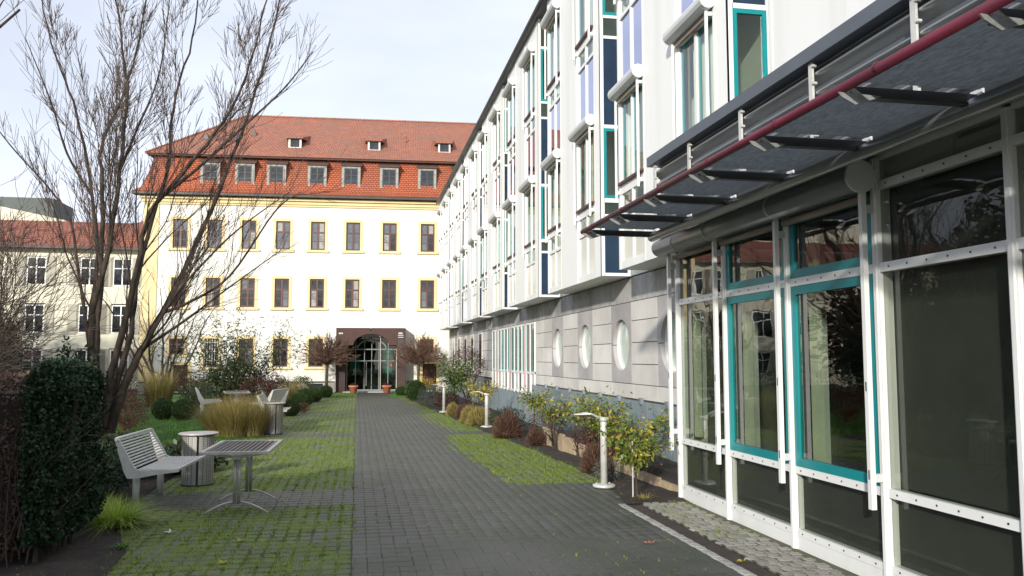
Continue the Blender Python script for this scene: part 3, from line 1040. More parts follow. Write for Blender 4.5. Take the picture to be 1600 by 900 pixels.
# glass screen with doors in the portal
scr = MB()
for x in (-.52, -.1, .34, .70, 1.06, 1.52, 1.95):
    scr.box(x, x + .035, .14, .19, .06, 2.72)
for z in (.06, 1.52, 2.10):
    scr.box(-.55, 1.95, .145, .185, z, z + .05)
for k in range(16):
    t0, t1 = math.pi * k / 16, math.pi * (k + 1) / 16
    scr.bar((.72 - .72 * math.cos(t0), .165, 2.12 + .5 * math.sin(t0)), (.72 - .72 * math.cos(t1), .165, 2.12 + .5 * math.sin(t1)), .06, .05, (0, 1, 0))
scr.build('door_screen', pmat('grey_green_frame', (.20, .245, .225), .5), po)
for a, b in ((-.485, -.1), (-.065, .34), (.375, .70), (.735, 1.06), (1.095, 1.52), (1.555, 1.95)):
    dn = 'door_leaf' if .3 < a < 1.0 else 'pane'
    MB().box(a, b, .16, .17, .11, 1.52).build(dn, GL_DOOR, po)
    MB().box(a, b, .16, .17, 1.57, 2.10).build('pane', GL_DOOR, po)
    MB().box(a, b, .16, .17, 2.15, 2.72).build('pane', GL_DOOR, po)
MB().tube([(.46, .06, .3), (.46, .06, 1.5)], .02, 8).build('handle', STEELGREY, po)
MB().tube([(1.18, -.5, .1), (1.18, -.5, 2.75)], .03, 8).build('portal_post', STEELGREY, po)
MB().box(1.62, 1.74, .12, .138, 1.28, 1.38).build('red_sticker', REDBIT, po)
# green noticeboards inside the lobby
lob = MB().box(-.4, .1, .9, .95, 1.0, 1.75); lob.box(1.3, 1.75, .8, .84, .9, 2.2)
lob.build('lobby_panel', pmat('lobby_green', (.06, .30, .24), .5), po)
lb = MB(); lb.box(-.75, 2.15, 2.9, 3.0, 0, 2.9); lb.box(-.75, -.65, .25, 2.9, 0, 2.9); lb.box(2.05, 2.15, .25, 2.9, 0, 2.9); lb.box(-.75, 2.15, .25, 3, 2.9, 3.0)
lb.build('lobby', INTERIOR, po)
MB().box(-.6, 2.1, -1.3, .3, -.02, .06).build('door_step', PLINTH, po)

# ------------------------------------------------------------------ wing to the left
wing = wthing('yellow_wing_building', 'low pale yellow building with red tiled roof behind the bare trees', 'building', (-20, 48, 0))
holesw = []
wx = [-30.2, -27.6, -25, -22.4, -19.6, -16.9, -14.25, -12.6]
for x in wx:
    for a, b in ((5.55, 7.1), (3.0, 4.6), (.6, 2.2)):
        holesw.append((x - .5, x + .5, a, b))
wb = wall_holes(MB(), -34, -10.6, 0, 7.65, holesw, 48.0)
wb.box(-34, -10.6, 55.9, 56, 0, 7.65)
wlink(wb.build('wall', WINGWALL), wing)
fr = frame_mesh(MB(), .98, 1.53, .07, .06, -.49, .06, .01); fr.box(-.03, .03, .06, .12, .08, 1.46); fr.box(-.42, -.03, .07, .11, .95, 1.0); fr.box(.03, .42, .07, .11, .95, 1.0)
frm = tomesh(fr, 'window', WPAINT)
pnm = tomesh(MB().box(-.42, .42, .09, .1, .08, 1.46), 'pane', PANE)
shm = tomesh(MB().box(-.98, -.54, -.05, -.01, -.02, 1.56), 'shutter', pmat('grey_shutter', (.40, .38, .31), .7))
for a, b, c, d in holesw:
    w_ = wlink(part('window', frm, None, None, ((a + b) / 2, 48, c)), wing)
    part('pane', pnm, None, w_)
    part('shutter', shm, None, w_)
    part('shutter', shm, None, w_, (1.52, 0, 0))
wr = MB().add([(-34, 47.5, 7.6), (-10.3, 47.5, 7.6), (-10.3, 52.8, 9.75), (-34, 52.8, 9.75), (-34, 57, 7.6), (-10.3, 57, 7.6)], [(0, 1, 2, 3), (3, 2, 5, 4)])
wlink(wr.build('roof', TILE_WING), wing)
# roof that climbs to the main building
wr2 = MB().add([(-13.2, 47.4, 7.62), (-10.5, 47.4, 7.62), (-10.5, 52, 10.6), (-13.2, 52.8, 9.75), (-11.2, 50.5, 10.2)], [(0, 1, 2, 3)])
wlink(wr2.build('roof_slope', TILE_WING), wing)
wlink(MB().box(-34, -10.4, 47.42, 47.5, 7.5, 7.62).build('gutter', DARKSEAM), wing)
ph = wthing('rooftop_block', 'grey clad block on a pale roof far behind the yellow building', 'building', (-22.5, 62, 0))
wlink(MB().box(-24.4, -20.9, 62, 66, 7, 12.75).build('cladding', GREENGREY), ph)
wlink(MB().prism([(-34, 7), (-19.6, 7), (-19.6, 11.0), (-25, 12.1), (-34, 12.6)], 'y', 60.5, 61.9).build('pale_gable', WINGWALL), ph)

# ------------------------------------------------------------------ office building on the right
office = wthing('office_building', 'modern white building with projecting glazed bays along the right of the path', 'building', (6, 22, 0))
WALLX = 4.47
# upper back wall, interior side and end wall
uw = MB()
uw.box(WALLX, 4.7, 1.5, 41.2, 3.06, 9.43)
uw.box(WALLX + .001, 9, 41.0, 41.2, 0, 9.2)
wlink(uw.build('wall', WHITE), office)
core = MB().box(4.59, 4.8, 9.76, 41.0, 0, 3.05)
wlink(core.build('lower_wall', STONE_D), office)
# roof with gutter
rf = MB().add([(3.86, 1.5, 9.50), (3.86, 41.5, 9.50), (9.5, 41.5, 12.4), (9.5, 1.5, 12.4), (3.86, 1.5, 9.44), (3.86, 41.5, 9.44), (9.5, 41.5, 9.44), (9.5, 1.5, 9.44)],
              [(0, 3, 2, 1), (4, 5, 6, 7), (0, 1, 5, 4), (1, 2, 6, 5), (2, 3, 7, 6), (3, 0, 4, 7)])
ro = wlink(rf.build('roof', GREYROOF), office)
gt = MB().tube([(3.83, 1.5, 9.47), (3.83, 41.5, 9.47)], .05, 8)
gt.tube([(3.93, 1.5, 9.66), (3.93, 41.5, 9.66)], .018, 6)
yy = 2.0
while yy < 41:
    gt.bar((3.93, yy, 9.5), (3.93, yy, 9.67), .02, .02); yy += .8
wlink(gt.build('gutter', DARKMET), office)
fl = MB()
for yy in (17.6, 26.8):
    fl.box(5.2, 5.55, yy, yy + .4, 10.1, 11.0)
wlink(fl.build('chimney', GREENGREY), office)
BAYZ0, BAYZ1, BL = 3.05, 9.43, 3.95
U1, U2 = (.40, 1.48), (2.80, 3.86)
RAILS = [(3.05, 3.17), (3.86, 3.92), (4.20, 4.36), (5.64, 5.90), (6.96, 7.02), (7.30, 7.46), (8.74, BAYZ1)]


def bay_shell(units):
    b = MB()
    edges = [0.0]
    for u in units:
        edges += [u[0], u[1]]
    edges.append(BL)
    for i in range(0, len(edges), 2):
        b.box(0, .06, edges[i], edges[i + 1], BAYZ0, BAYZ1)
        if edges[i + 1] - edges[i] > .8:      # thin reveal joints beside the broad panel
            for yj in (edges[i] + .05, edges[i + 1] - .05):
                b.box(-.006, -.001, yj - .012, yj + .012, BAYZ0 + .01, BAYZ1 - .01)
    b.box(.06, .515, BL - .05, BL, BAYZ0, BAYZ1)
    b.box(.06, .515, .05, BL - .05, BAYZ0, BAYZ0 + .05)
    b.box(.06, .515, .05, BL - .05, BAYZ1 - .04, BAYZ1)
    for u in units:
        m = (u[0] + u[1]) / 2
        for a, c in RAILS:
            b.box(.008, .058, u[0], u[1], a, c)
        for (a, c) in [(RAILS[i][1], RAILS[i + 1][0]) for i in range(len(RAILS) - 1)]:
            b.box(.012, .056, m - .028, m + .028, a, c)
            b.box(.012, .056, u[0], u[0] + .035, a, c)
            b.box(.012, .056, u[1] - .035, u[1], a, c)
        # blind guides in front
        for z0, z1 in ((4.12, 5.8), (7.22, 8.9)):
            for yq in (u[0] + .01, u[1] - .035):
                b.box(-.085, -.055, yq, yq + .028, z0, z1)
                for zq in (z0 + .08, z1 - .18):
                    b.box(-.056, -.001, yq + .004, yq + .022, zq, zq + .05)
    # return at the near end
    b.box(.0, .05, -.005, .05, BAYZ0, BAYZ1)
    b.box(.455, .515, .0, .05, BAYZ0, BAYZ1)
    for a, c in ((3.05, 3.10), (4.03, 4.08), (4.28, 4.35), (5.54, 5.60), (7.09, 7.14), (7.45, 7.50), (8.72, 8.78), (9.2, BAYZ1)):
        b.box(.05, .455, .0, .05, a, c)
    return b


shell2 = tomesh(bay_shell([U1, U2]), 'bay_window', WHITE)
shell1 = tomesh(bay_shell([U1]), 'bay_window', WHITE)


def pane_me(y0, y1, z0, z1, m, x=.034):
    return tomesh(MB().box(x, x + .008, y0, y1, z0, z1), 'pane', m)


def unit_meshes(u):
    out = []
    m = (u[0] + u[1]) / 2
    for a, c, mt in ((3.17, 3.86, PALEPANEL), (3.92, 4.20, GL_BAY), (4.36, 5.64, GL_BAY), (5.90, 6.96, SPANDREL), (7.02, 7.30, GL_BAY), (7.46, 8.74, GL_BAY)):
        out.append(('pane', pane_me(u[0] + .035, m - .028, a, c, mt)))
        out.append(('pane', pane_me(m + .028, u[1] - .035, a, c, mt)))
    for z in (5.78, 8.88):
        sbx = MB()
        prof = [(-.15 + .07 * (1 - math.cos(t)) - .02, .09 * math.sin(t)) for t in [math.pi * k / 8 for k in range(9)]]
        sbx.tube([(-.075, u[0] - .05, z), (-.075, u[1] + .05, z)], .10, 14)
        sbx.box(-.06, -.002, u[0] - .03, u[1] + .03, z - .06, z + .08)
        me = tomesh(sbx, 'shutter_box', GREYPAINT)
        out.append(('shutter_box', me))
        sl = MB().box(-.05, -.02, u[0] + .04, u[1] - .04, z - .16, z - .10)
        out.append(('blind_bar', tomesh(sl, 'blind_bar', BAMWOOD)))
    for z in (4.34, 7.44):
        out.append(('sill', tomesh(MB().box(-.05, .007, u[0] - .02, u[1] + .02, z, z + .03), 'sill', pmat('maroon_sill', (.10, .03, .035), .5))))
    for z0, z1 in ((4.36, 5.64), (7.46, 8.74)):
        t = MB()
        for a, b in ((u[0] + .035, m - .028), (m + .028, u[1] - .035)):
            frame_mesh(t, b - a, z1 - z0, .028, .02, .044, a, z0, 'x')
        out.append(('window_frame', tomesh(t, 'window_frame', TEAL)))
        c = MB()
        n = 24
        for (s0, s1) in ((u[0] + .04, m - .10), (m - .02, u[1] - .22)):
            vs = []
            for k in range(n + 1):
                yq = s0 + (s1 - s0) * k / n
                xo = .13 + .02 * math.sin(k * 1.9)
                vs += [(xo, yq, z0 - .1), (xo, yq, z1 + .06)]
            c.add(vs, [(2 * k, 2 * k + 2, 2 * k + 3, 2 * k + 1) for k in range(n)])
        out.append(('curtain', tomesh(c, 'curtain', CURTAIN)))
    return out


um1, um2 = unit_meshes(U1), unit_meshes(U2)
ret = []
for a, c, m in ((3.10, 4.03, BLUEGLASS), (4.08, 4.28, DKGLASS), (5.60, 7.09, BLUEGLASS), (7.14, 7.45, DKGLASS), (8.78, 9.2, DKGLASS)):
    ret.append(('pane', tomesh(MB().box(.05, .455, .02, .03, a, c), 'pane', m)))
for a, c in ((4.35, 5.54), (7.50, 8.72)):
    ret.append(('return_window_frame', tomesh(frame_mesh(MB(), .405, c - a, .052, .045, .05, -.004, a), 'return_window_frame', TEAL)))
    ret.append(('pane', tomesh(MB().box(.102, .403, .018, .026, a + .052, c - .052), 'pane', GL_PAV)))
NEARC = [3.42, 8.28, 13.17, 18.02, 22.78, 27.52, 32.30, 37.05]
for k, N in enumerate(NEARC):
    b = wlink(part('bay_window', shell1 if k == 0 else shell2, None, None, (3.95, N, 0)), office)
    for n_, me in um1 + ([] if k == 0 else um2) + ret:
        part(n_, me, None, b)
# stone slabs
SF, SB_ = 4.47, 4.585
zc = [1.27, 1.595, 1.95, 2.31, 2.63]


def slab(y0, y1, z0, z1, m, fx=None):
    g = .006
    fx = fx if fx is not None else SF + rng.uniform(-.002, .003)
    return wlink(MB().box(fx, SB_, y0 + g, y1 - g, z0 + g, z1 - g).build('stone_slab', m), office)


port_y = [11.45, 13.80, 16.12, 18.45]
colsY = []
prev = 9.78
for p in port_y:
    colsY.append((prev, p - .56, 0)); colsY.append((p - .56, p + .56, 1)); prev = p + .56
colsY.append((prev, 20.8, 0))
yq = 27.7
k = 0
while yq < 40.9:
    colsY.append((yq, min(yq + 1.13, 41), 0 if k % 3 else 2)); yq += 1.13; k += 1
for y0, y1, kind in colsY:
    if kind == 1:
        c = (y0 + y1) / 2
        zcn, rr_ = 1.92, .44
        for lo_, hi_, sgn in ((1.27, 1.92, -1), (1.92, 2.63, 1)):
            pts = []
            g = .006
            base = zcn + sgn * .005
            far = lo_ + g if sgn < 0 else hi_ - g
            arc = [(c - rr_ * math.cos(math.pi * q / 20), zcn + sgn * max(.005, rr_ * math.sin(math.pi * q / 20))) for q in range(21)]
            pts = [(y0 + g, far), (y0 + g, base)] + arc + [(y1 - g, base), (y1 - g, far)]
            o = fixn(MB().prism(pts, 'x', SF, SB_).build('stone_slab', STONE_D)); wlink(o, office)
        pw = MB()
        circ = [(c + rr_ * math.cos(2 * math.pi * q / 40), zcn + rr_ * math.sin(2 * math.pi * q / 40)) for q in range(40)]
        cin = [(c + (rr_ - .035) * math.cos(2 * math.pi * q / 40), zcn + (rr_ - .035) * math.sin(2 * math.pi * q / 40)) for q in range(40)]
        vs = [(SF + .07, *p) for p in circ] + [(SF + .07, *p) for p in cin] + [(SF + .11, *p) for p in cin]
        fs = [(q, (q + 1) % 40, 40 + (q + 1) % 40, 40 + q) for q in range(40)] + [(40 + q, 40 + (q + 1) % 40, 80 + (q + 1) % 40, 80 + q) for q in range(40)]
        pw.add(vs, fs)
        rw = wlink(fixn(pw.build('round_window', WPAINT)), office)
        MB().add([(SF + .105, *p) for p in cin], [tuple(range(40))]).build('pane', FROST, rw)
        tl = MB()
        for q in range(9):
            t0, t1 = -1.0 + q * .22, -1.0 + (q + 1) * .22
            r2 = rr_ - .16
            tl.bar((SF + .095, c - r2 * math.cos(t0), zcn + r2 * math.sin(t0)), (SF + .095, c - r2 * math.cos(t1), zcn + r2 * math.sin(t1)), .03, .03, (1, 0, 0))
        tl.build('opening_trim', TEAL, rw)
    else:
        if kind == 0 and y1 - y0 > 1.45:
            segs = [(y0, (y0 + y1) / 2), ((y0 + y1) / 2, y1)]
        else:
            segs = [(y0, y1)]
        for a, b in segs:
            slot = 28 < a and kind == 0 and (int(a * 10) % 2 == 0)
            for z0, z1 in zip(zc, zc[1:]):
                slab(a, b, z0, z1, STONE_L if kind != 2 else STONE_D)
# slot windows near the far end
for yq in (30.0, 32.2, 34.3, 36.6, 38.7):
    so = wlink(frame_mesh(MB(), .8, 1.36, .05, .02, SF - .022, yq, 1.26, 'x').build('slot_window', WPAINT), office)
    MB().box(SF - .018, SF - .006, yq + .05, yq + .75, 1.31, 2.57).build('pane', DKGLASS, so)
    MB().box(SF - .06, SF - .006, yq - .05, yq + .85, 1.2, 1.255).build('sill', WPAINT, so)
yq = 9.78
while yq < 41:
    y1 = min(yq + 1.13, 41)
    if not (20.0 < yq < 27.5):
        slab(yq, y1, 1.03, 1.27, STONE_L)
    slab(yq, y1, 2.63, 3.04, STONE_T)
    yq = y1
slab(20.42, 20.82, 1.03, 1.27, STONE_L)
vg = MB()
for k in range(6):
    vg.box(SF - .02, SF - .004, 28.2, 29.0, 2.68 + k * .055, 2.71 + k * .055)
wlink(vg.build('vent_grille', GREYPAINT), office)
# ribbon window
rb = MB()
ry0, ry1, rz0, rz1, rzt = 20.84, 27.66, .75, 2.62, 1.31
rb.box(SF - .012, SB_, ry0, ry1, rz1 - .05, rz1); rb.box(SF - .012, SB_, ry0, ry1, rz0, rz0 + .05); rb.box(SF - .016, SB_, ry0, ry1, rzt - .03, rzt + .03)
NL = 12
for k in range(NL + 1):
    yy = ry0 + (ry1 - ry0 - .07) * k / NL
    rb.box(SF - .022, SB_, yy, yy + .07, rz0 - .02, rz1 - .05)
rbo = wlink(rb.build('ribbon_window', WPAINT), office)
tb = MB()
for k in range(NL):
    y0 = ry0 + .07 + (ry1 - ry0 - .07) * k / NL
    y1 = ry0 + (ry1 - ry0 - .07) * (k + 1) / NL
    MB().box(SF + .012, SF + .02, y0, y1, rzt + .03, rz1 - .05).build('pane', DKGLASS, rbo)
    MB().box(SF + .012, SF + .02, y0, y1, rz0 + .05, rzt - .03).build('pane', DKGLASS if k % 2 else PALEPANEL, rbo)
    tb.box(SF + .0, SF + .03, y1 - .04, y1, rzt + .08, rz1 - .05); tb.box(SF, SF + .03, y0, y1, rzt + .03, rzt + .08)
tb.build('window_frame', TEAL, rbo)
for yy in (22.0, 24.2, 26.5):
    MB().tube([(SF - .045, yy, rz0), (SF - .045, yy, rz1)], .022, 8).build('downpipe', pmat('pinkish_pipe', (.45, .30, .30), .5), rbo)
# corrugated zinc plinth panels
yq = 9.78
while yq < 41:
    y1 = min(yq + 1.6, 41.0)
    zt = 1.015 if not (19.9 < yq < 27.6) else .74
    b = MB()
    n = int((y1 - yq) / .025)
    vs = []
    for i in range(n + 1):
        yy = yq + .004 + (y1 - yq - .008) * i / n
        xo = SF - .055 + .011 * math.sin(yy * 2 * math.pi / .1)
        vs += [(xo, yy, .02), (xo, yy, zt)]
    b.add(vs, [(2 * i, 2 * i + 1, 2 * i + 3, 2 * i + 2) for i in range(n)])
    o = wlink(b.build('zinc_panel', ZINC, None, True), office)
    yq = y1
wlink(MB().box(SF - .035, SF - .002, 9.78, 20.6, 1.0, 1.028).build('plinth_cap', DARKMET), office)
wlink(MB().box(SF - .045, SB_, 9.78, 41, 0, .3).build('plinth_base', GREYPAINT), office)
yq = 10.3
while yq < 20.4:
    wlink(MB().box(SF - .09, SF - .036, yq, yq + .09, .97, 1.07).build('plinth_clip', ZINC), office)
    yq += 1.13

# ------------------------------------------------------------------ glass pavilion
GALV = pmat('galvanised', (.34, .35, .35), .5, (.22, .23, .23), scale=14, metal=.4)
SCREEN = pmat('sun_screen', (.068, .074, .064), .85, (.055, .06, .052), scale=2)
pav = wthing('glass_pavilion', 'single storey glazed pavilion with white frame and dark canopy against the white building', 'pavilion', (3.9, 6.3, 0))
PXX = 3.90
PYS = [9.70, 8.36, 7.02, 5.68, 4.34, 3.00, 1.66]


def P_(b, name, mat, smooth=False):
    return wlink(b.build(name, mat, None, smooth), pav)


for yq in PYS:
    b = MB().box(PXX - .035, PXX + .08, yq - .037, yq + .037, 0, 3.22)
    b.box(PXX - .048, PXX - .035, yq - .018, yq + .018, 0, 3.22)
    P_(b, 'post', WPAINT)


def bolts(y0, y1, z, x):
    b = MB()
    n = 6
    for k in range(n):
        yy = y0 + (y1 - y0) * (k + .5) / n
        b.tube([(x - .004, yy, z), (x + .002, yy, z)], .008, 6)
    return b


for i in range(len(PYS) - 1):
    y1, y0 = PYS[i] - .037, PYS[i + 1] + .037
    teal = i in (1, 2)
    dark = i >= 3
    rails = [(.125, .18), (.67, .735), (2.345, 2.415)] + ([(2.975, 3.04), (3.2, 3.3)] if dark else [(2.99, 3.06)])
    for a, c in rails:
        ro_ = P_(MB().box(PXX - .025, PXX + .05, y0, y1, a, c), 'rail', WPAINT)
        if a < 3:
            tag(bolts(y0, y1, (a + c) / 2, PXX - .025).build('bolts', DARKMET, ro_), kind='stuff')
    P_(MB().box(PXX - .02, PXX + .03, y0, y1, -.02, .122), 'kick_panel', WPAINT)
    P_(MB().box(PXX + .0, PXX + .008, y0, y1, .18, .67), 'pane', GL_DARK)
    P_(MB().box(PXX + .055, PXX + .06, y0, y1, .15, .70), 'sun_screen', SCREEN)
    if dark:
        P_(MB().box(PXX + .085, PXX + .09, y0, y1, .74, 3.19), 'sun_screen', SCREEN)
    zz = [(.735, 2.345), (2.415, 2.975 if dark else 2.99)] + ([(3.04, 3.2)] if dark else [])
    for a, c in zz:
        if teal:
            f = frame_mesh(MB(), y1 - y0 - .004, c - a - .004, .075, .05, PXX - .018, y0 + .002, a + .002, 'x')
            fo = P_(f, 'window_frame', TEAL)
            MB().box(PXX + .002, PXX + .01, y0 + .077, y1 - .077, a + .077, c - .077).build('pane', GL_PAV, fo)
        else:
            P_(MB().box(PXX + .0, PXX + .008, y0, y1, a, c), 'pane', GL_DARK if dark else GL_PAV)
    # curtains hanging at the far side of each bay
    if not dark:
        n = 60
        c = MB(); vs = []
        wv = .13
        for k in range(n + 1):
            yy = y1 - .02 - wv * k / n
            xo = PXX + .17 + .03 * math.sin(k * .75)
            vs += [(xo, yy, .75), (xo, yy, 2.97)]
        c.add(vs, [(2 * k, 2 * k + 1, 2 * k + 3, 2 * k + 2) for k in range(n)])
        P_(c, 'curtain', CURTAIN)
        P_(MB().tube([(PXX - .07, y0 + .01, 2.93), (PXX - .07, y1 - .01, 2.93)], .035, 10), 'blind_roll', BAMWOOD, True)
    # inner column seen through the glass
    P_(MB().box(PXX + .22, PXX + .30, y1 - .06, y1 + .0, 0, 3.0), 'inner_column', GREYPAINT)
for yq in PYS[:4]:
    b = MB().box(PXX - .15, PXX - .11, yq - .022, yq + .022, .58, 2.99)
    g = P_(b, 'guide_rail', WPAINT)
    for z in (.78, 2.80):
        MB().box(PXX - .11, PXX - .05, yq - .02, yq + .02, z, z + .06).build('rail_bracket', GREYPAINT, g)
    for z in (.8, 1.45):
        MB().box(PXX - .153, PXX - .15, yq - .006, yq + .006, z, z + .07).build('slot', DARKMET, g)
# gutter-like blind casing
gtb = MB().tube([(3.70, 5.60, 3.06), (3.70, 9.83, 3.06)], .105, 20)
go = P_(gtb, 'blind_casing', pmat('casing_grey', (.30, .31, .315), .42, (.25, .26, .265), scale=2, metal=.3), True)
for yq in (6.9, 8.3, 9.2):
    MB().tube([(3.70, yq - .012, 3.06), (3.70, yq + .012, 3.06)], .109, 20).build('casing_joint', GREYPAINT, go)
MB().tube([(3.70, 5.575, 3.06), (3.70, 5.598, 3.06)], .125, 20).build('end_cap', GREYPAINT, go)
P_(MB().box(3.62, 3.95, 9.30, 9.76, 3.17, 3.24), 'header', GREYPAINT)
# parapet: corrugated fascia, coping, straps
FX = 3.45
b = MB()
zs = np.linspace(3.12, 3.97, 78)
vs = []
for z in zs:
    xo = FX + .045 * math.sin(z * 2 * math.pi / .15)
    vs += [(xo, 1.6, z), (xo, 9.22, z)]
b.add(vs, [(2 * i, 2 * i + 1, 2 * i + 3, 2 * i + 2) for i in range(len(zs) - 1)])
P_(b, 'corrugated_fascia', CORRU, True)
b = MB(); vs = []
P_(MB().box(FX + .04, 3.935, 1.6, 9.20, 3.31, 3.95), 'roof_slab', COPING)
P_(MB().box(FX + .035, 3.86, 1.6, 9.2, 3.24, 3.30), 'soffit', GREYPAINT)
P_(MB().box(3.35, 3.935, 1.6, 9.28, 3.955, 4.065), 'coping', COPING)
for yq in (9.12, 8.1, 6.9, 5.7, 4.5, 3.3):
    so = P_(MB().box(FX - .068, FX - .05, yq - .025, yq + .025, 3.3, 3.95), 'fascia_strap', LAMPM)
    bb = MB()
    for k in range(5):
        bb.tube([(FX - .075, yq - .04, 3.38 + k * .135), (FX - .04, yq - .04, 3.38 + k * .135)], .012, 6)
    tag(bb.build('bolts', LAMPM, so), kind='stuff')
# canopy
can = wlink(MB().tube([(2.56, 1.6, 3.15), (2.56, 9.30, 3.16)], .028, 12).build('canopy', CRIMSON, None, True), pav)
tag(can, 'crimson tube edge of the dark canopy')
MB().tube([(2.56, 9.30, 3.16), (3.44, 9.30, 3.16)], .028, 12).build('end_tube', CRIMSON, can, True)
BRY = [9.2, 8.16, 7.12, 6.08, 5.05, 4.02, 2.98, 1.95]
for i, yq in enumerate(BRY):
    b = MB().box(2.62, 3.41, yq - .006, yq + .006, 3.12, 3.175)
    b.box(2.62, 3.41, yq - .03, yq + .03, 3.108, 3.12)
    bo = b.build('bracket', DARKMET, can)
    MB().prism([(2.52, 3.125), (2.78, 3.115), (2.76, 3.105), (2.62, 3.06), (2.54, 3.10)], 'y', yq - .045, yq - .035).build('bracket_plate', GALV, can)
    MB().box(3.40, 3.418, yq - .045, yq + .045, 3.08, 3.2).build('wall_plate', GREYPAINT, can)
    MB().tube([(2.56, yq - .35, 3.158), (2.56, yq - .33, 3.158)], .032, 12).build('tube_collar', CRIMSON, can)
    if i:
        y0, y1 = yq + .035, BRY[i - 1] - .035
        MB().add([(2.66, y0, 3.19), (3.385, y0, 3.19), (3.385, y1, 3.19), (2.66, y1, 3.19)], [(0, 1, 2, 3)]).build('mesh_panel', MESHP, can)
        MB().box(2.625, 2.655, y0, y1, 3.178, 3.205).build('edge_rail', GALV, can)
MB().tube([(3.37, 1.6, 3.10), (3.37, 9.2, 3.10)], .05, 12).build('rear_tube', CORRU, can, True)
# room behind the glass
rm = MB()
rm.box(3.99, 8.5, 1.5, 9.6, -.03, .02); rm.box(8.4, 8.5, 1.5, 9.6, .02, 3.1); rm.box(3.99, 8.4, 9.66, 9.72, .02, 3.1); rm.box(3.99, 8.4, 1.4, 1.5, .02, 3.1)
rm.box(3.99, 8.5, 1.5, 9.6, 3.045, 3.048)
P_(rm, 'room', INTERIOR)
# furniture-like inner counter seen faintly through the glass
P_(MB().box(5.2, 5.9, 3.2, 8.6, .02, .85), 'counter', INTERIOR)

# ================================================================== FURNITURE
# ---- planter wall along the white building
plw = wthing('raised_planter', 'low raised planter of beige slabs and dark timber before the zinc plinth', 'planter', (4.1, 13, 0))
pa, pb_ = Vector((3.93, 9.80, 0)), Vector((3.60, 16.2, 0))
NS = 9
for k in range(NS):
    a = pa.lerp(pb_, k / NS + .004); c = pa.lerp(pb_, (k + 1) / NS - .004)
    h = .10 + .26 * (k / NS) + rng.uniform(-.01, .01)
    b = MB().add([(a.x, a.y, -.02), (c.x, c.y, -.02), (c.x + .05, c.y, -.02), (a.x + .05, a.y, -.02), (a.x + .006, a.y, h), (c.x + .006, c.y, h + .01), (c.x + .055, c.y, h + .01), (a.x + .055, a.y, h)],
                 [(3, 2, 1, 0), (4, 5, 6, 7), (0, 1, 5, 4), (1, 2, 6, 5), (2, 3, 7, 6), (3, 0, 4, 7)])
    wlink(fixn(b.build('slab', SANDST)), plw)
for k in range(4):
    a = pa.lerp(pb_, k / 4); c = pa.lerp(pb_, (k + 1) / 4 - .002)
    b = MB().prism([(a.x + .06, a.y), (c.x + .06, c.y), (4.40, c.y), (4.40, a.y)], 'z', .0, .25 + .004 * k)
    wlink(fixn(b.build('timber_ledge', LEDGE)), plw)


# ---- bench (local: length along y, faces +x, origin under the middle of the back legs)
def make_bench(label):
    t = thing('bench', label, 'bench')
    Lb = 1.28
    prof = [(-.17, .80), (-.13, .81), (.06, .47), (.12, .445), (.53, .455), (.53, .425), (.30, .40), (.08, .36), (-.02, .36), (-.06, .44)]
    for s in (-1, 1):
        b = MB().prism(prof, 'y', s * Lb / 2 - .012, s * Lb / 2 + .012)
        fixn(b.build('side_panel', BENCHM, t))
        MB().tube([(.03, s * (Lb / 2 - .16), 0), (.03, s * (Lb / 2 - .16), .38)], .038, 14).build('leg', BENCHM, t, True)
    rod = MB().tube([(0, -Lb / 2 + .012, 0), (0, Lb / 2 - .012, 0)], .0115, 8)
    rm_ = tomesh(rod, 'slat', BENCHM)
    for k in range(11):
        f = k / 10
        part('slat', rm_, None, t, (-.142 + .185 * f, 0, .775 - .30 * f))
    for k in range(13):
        f = k / 12
        part('slat', rm_, None, t, (.09 + .42 * f, 0, .450 - .004 * f))
    MB().tube([(-.15, -Lb / 2, .80), (-.15, Lb / 2, .80)], .018, 8).build('top_rail', BENCHM, t, True)
    MB().box(.505, .53, -Lb / 2, Lb / 2, .438, .462).build('front_rail', BENCHM, t)
    MB().box(.0, .06, -Lb / 2 + .012, Lb / 2 - .012, .385, .415).build('cross_beam', BENCHM, t)
    return t


bench = make_bench('grey metal slatted bench in front of the ivy hedge beside the bin')
bench.location = (-2.44, 10.66, .0); bench.rotation_euler = (0, 0, R(-3))
copy_thing(bench, (-2.15, 21.2, 0), R(0), 1, 'grey metal bench behind the tall tan grass clump', 'far benches')
copy_thing(bench, (-2.25, 24.6, 0), R(165), 1, 'grey metal bench beside the clipped boxwood balls, back to the path', 'far benches')
copy_thing(bench, (-4.5, 26.0, 0), R(12), 1, 'grey metal bench on the lawn behind the pair of boxwood balls', 'far benches')

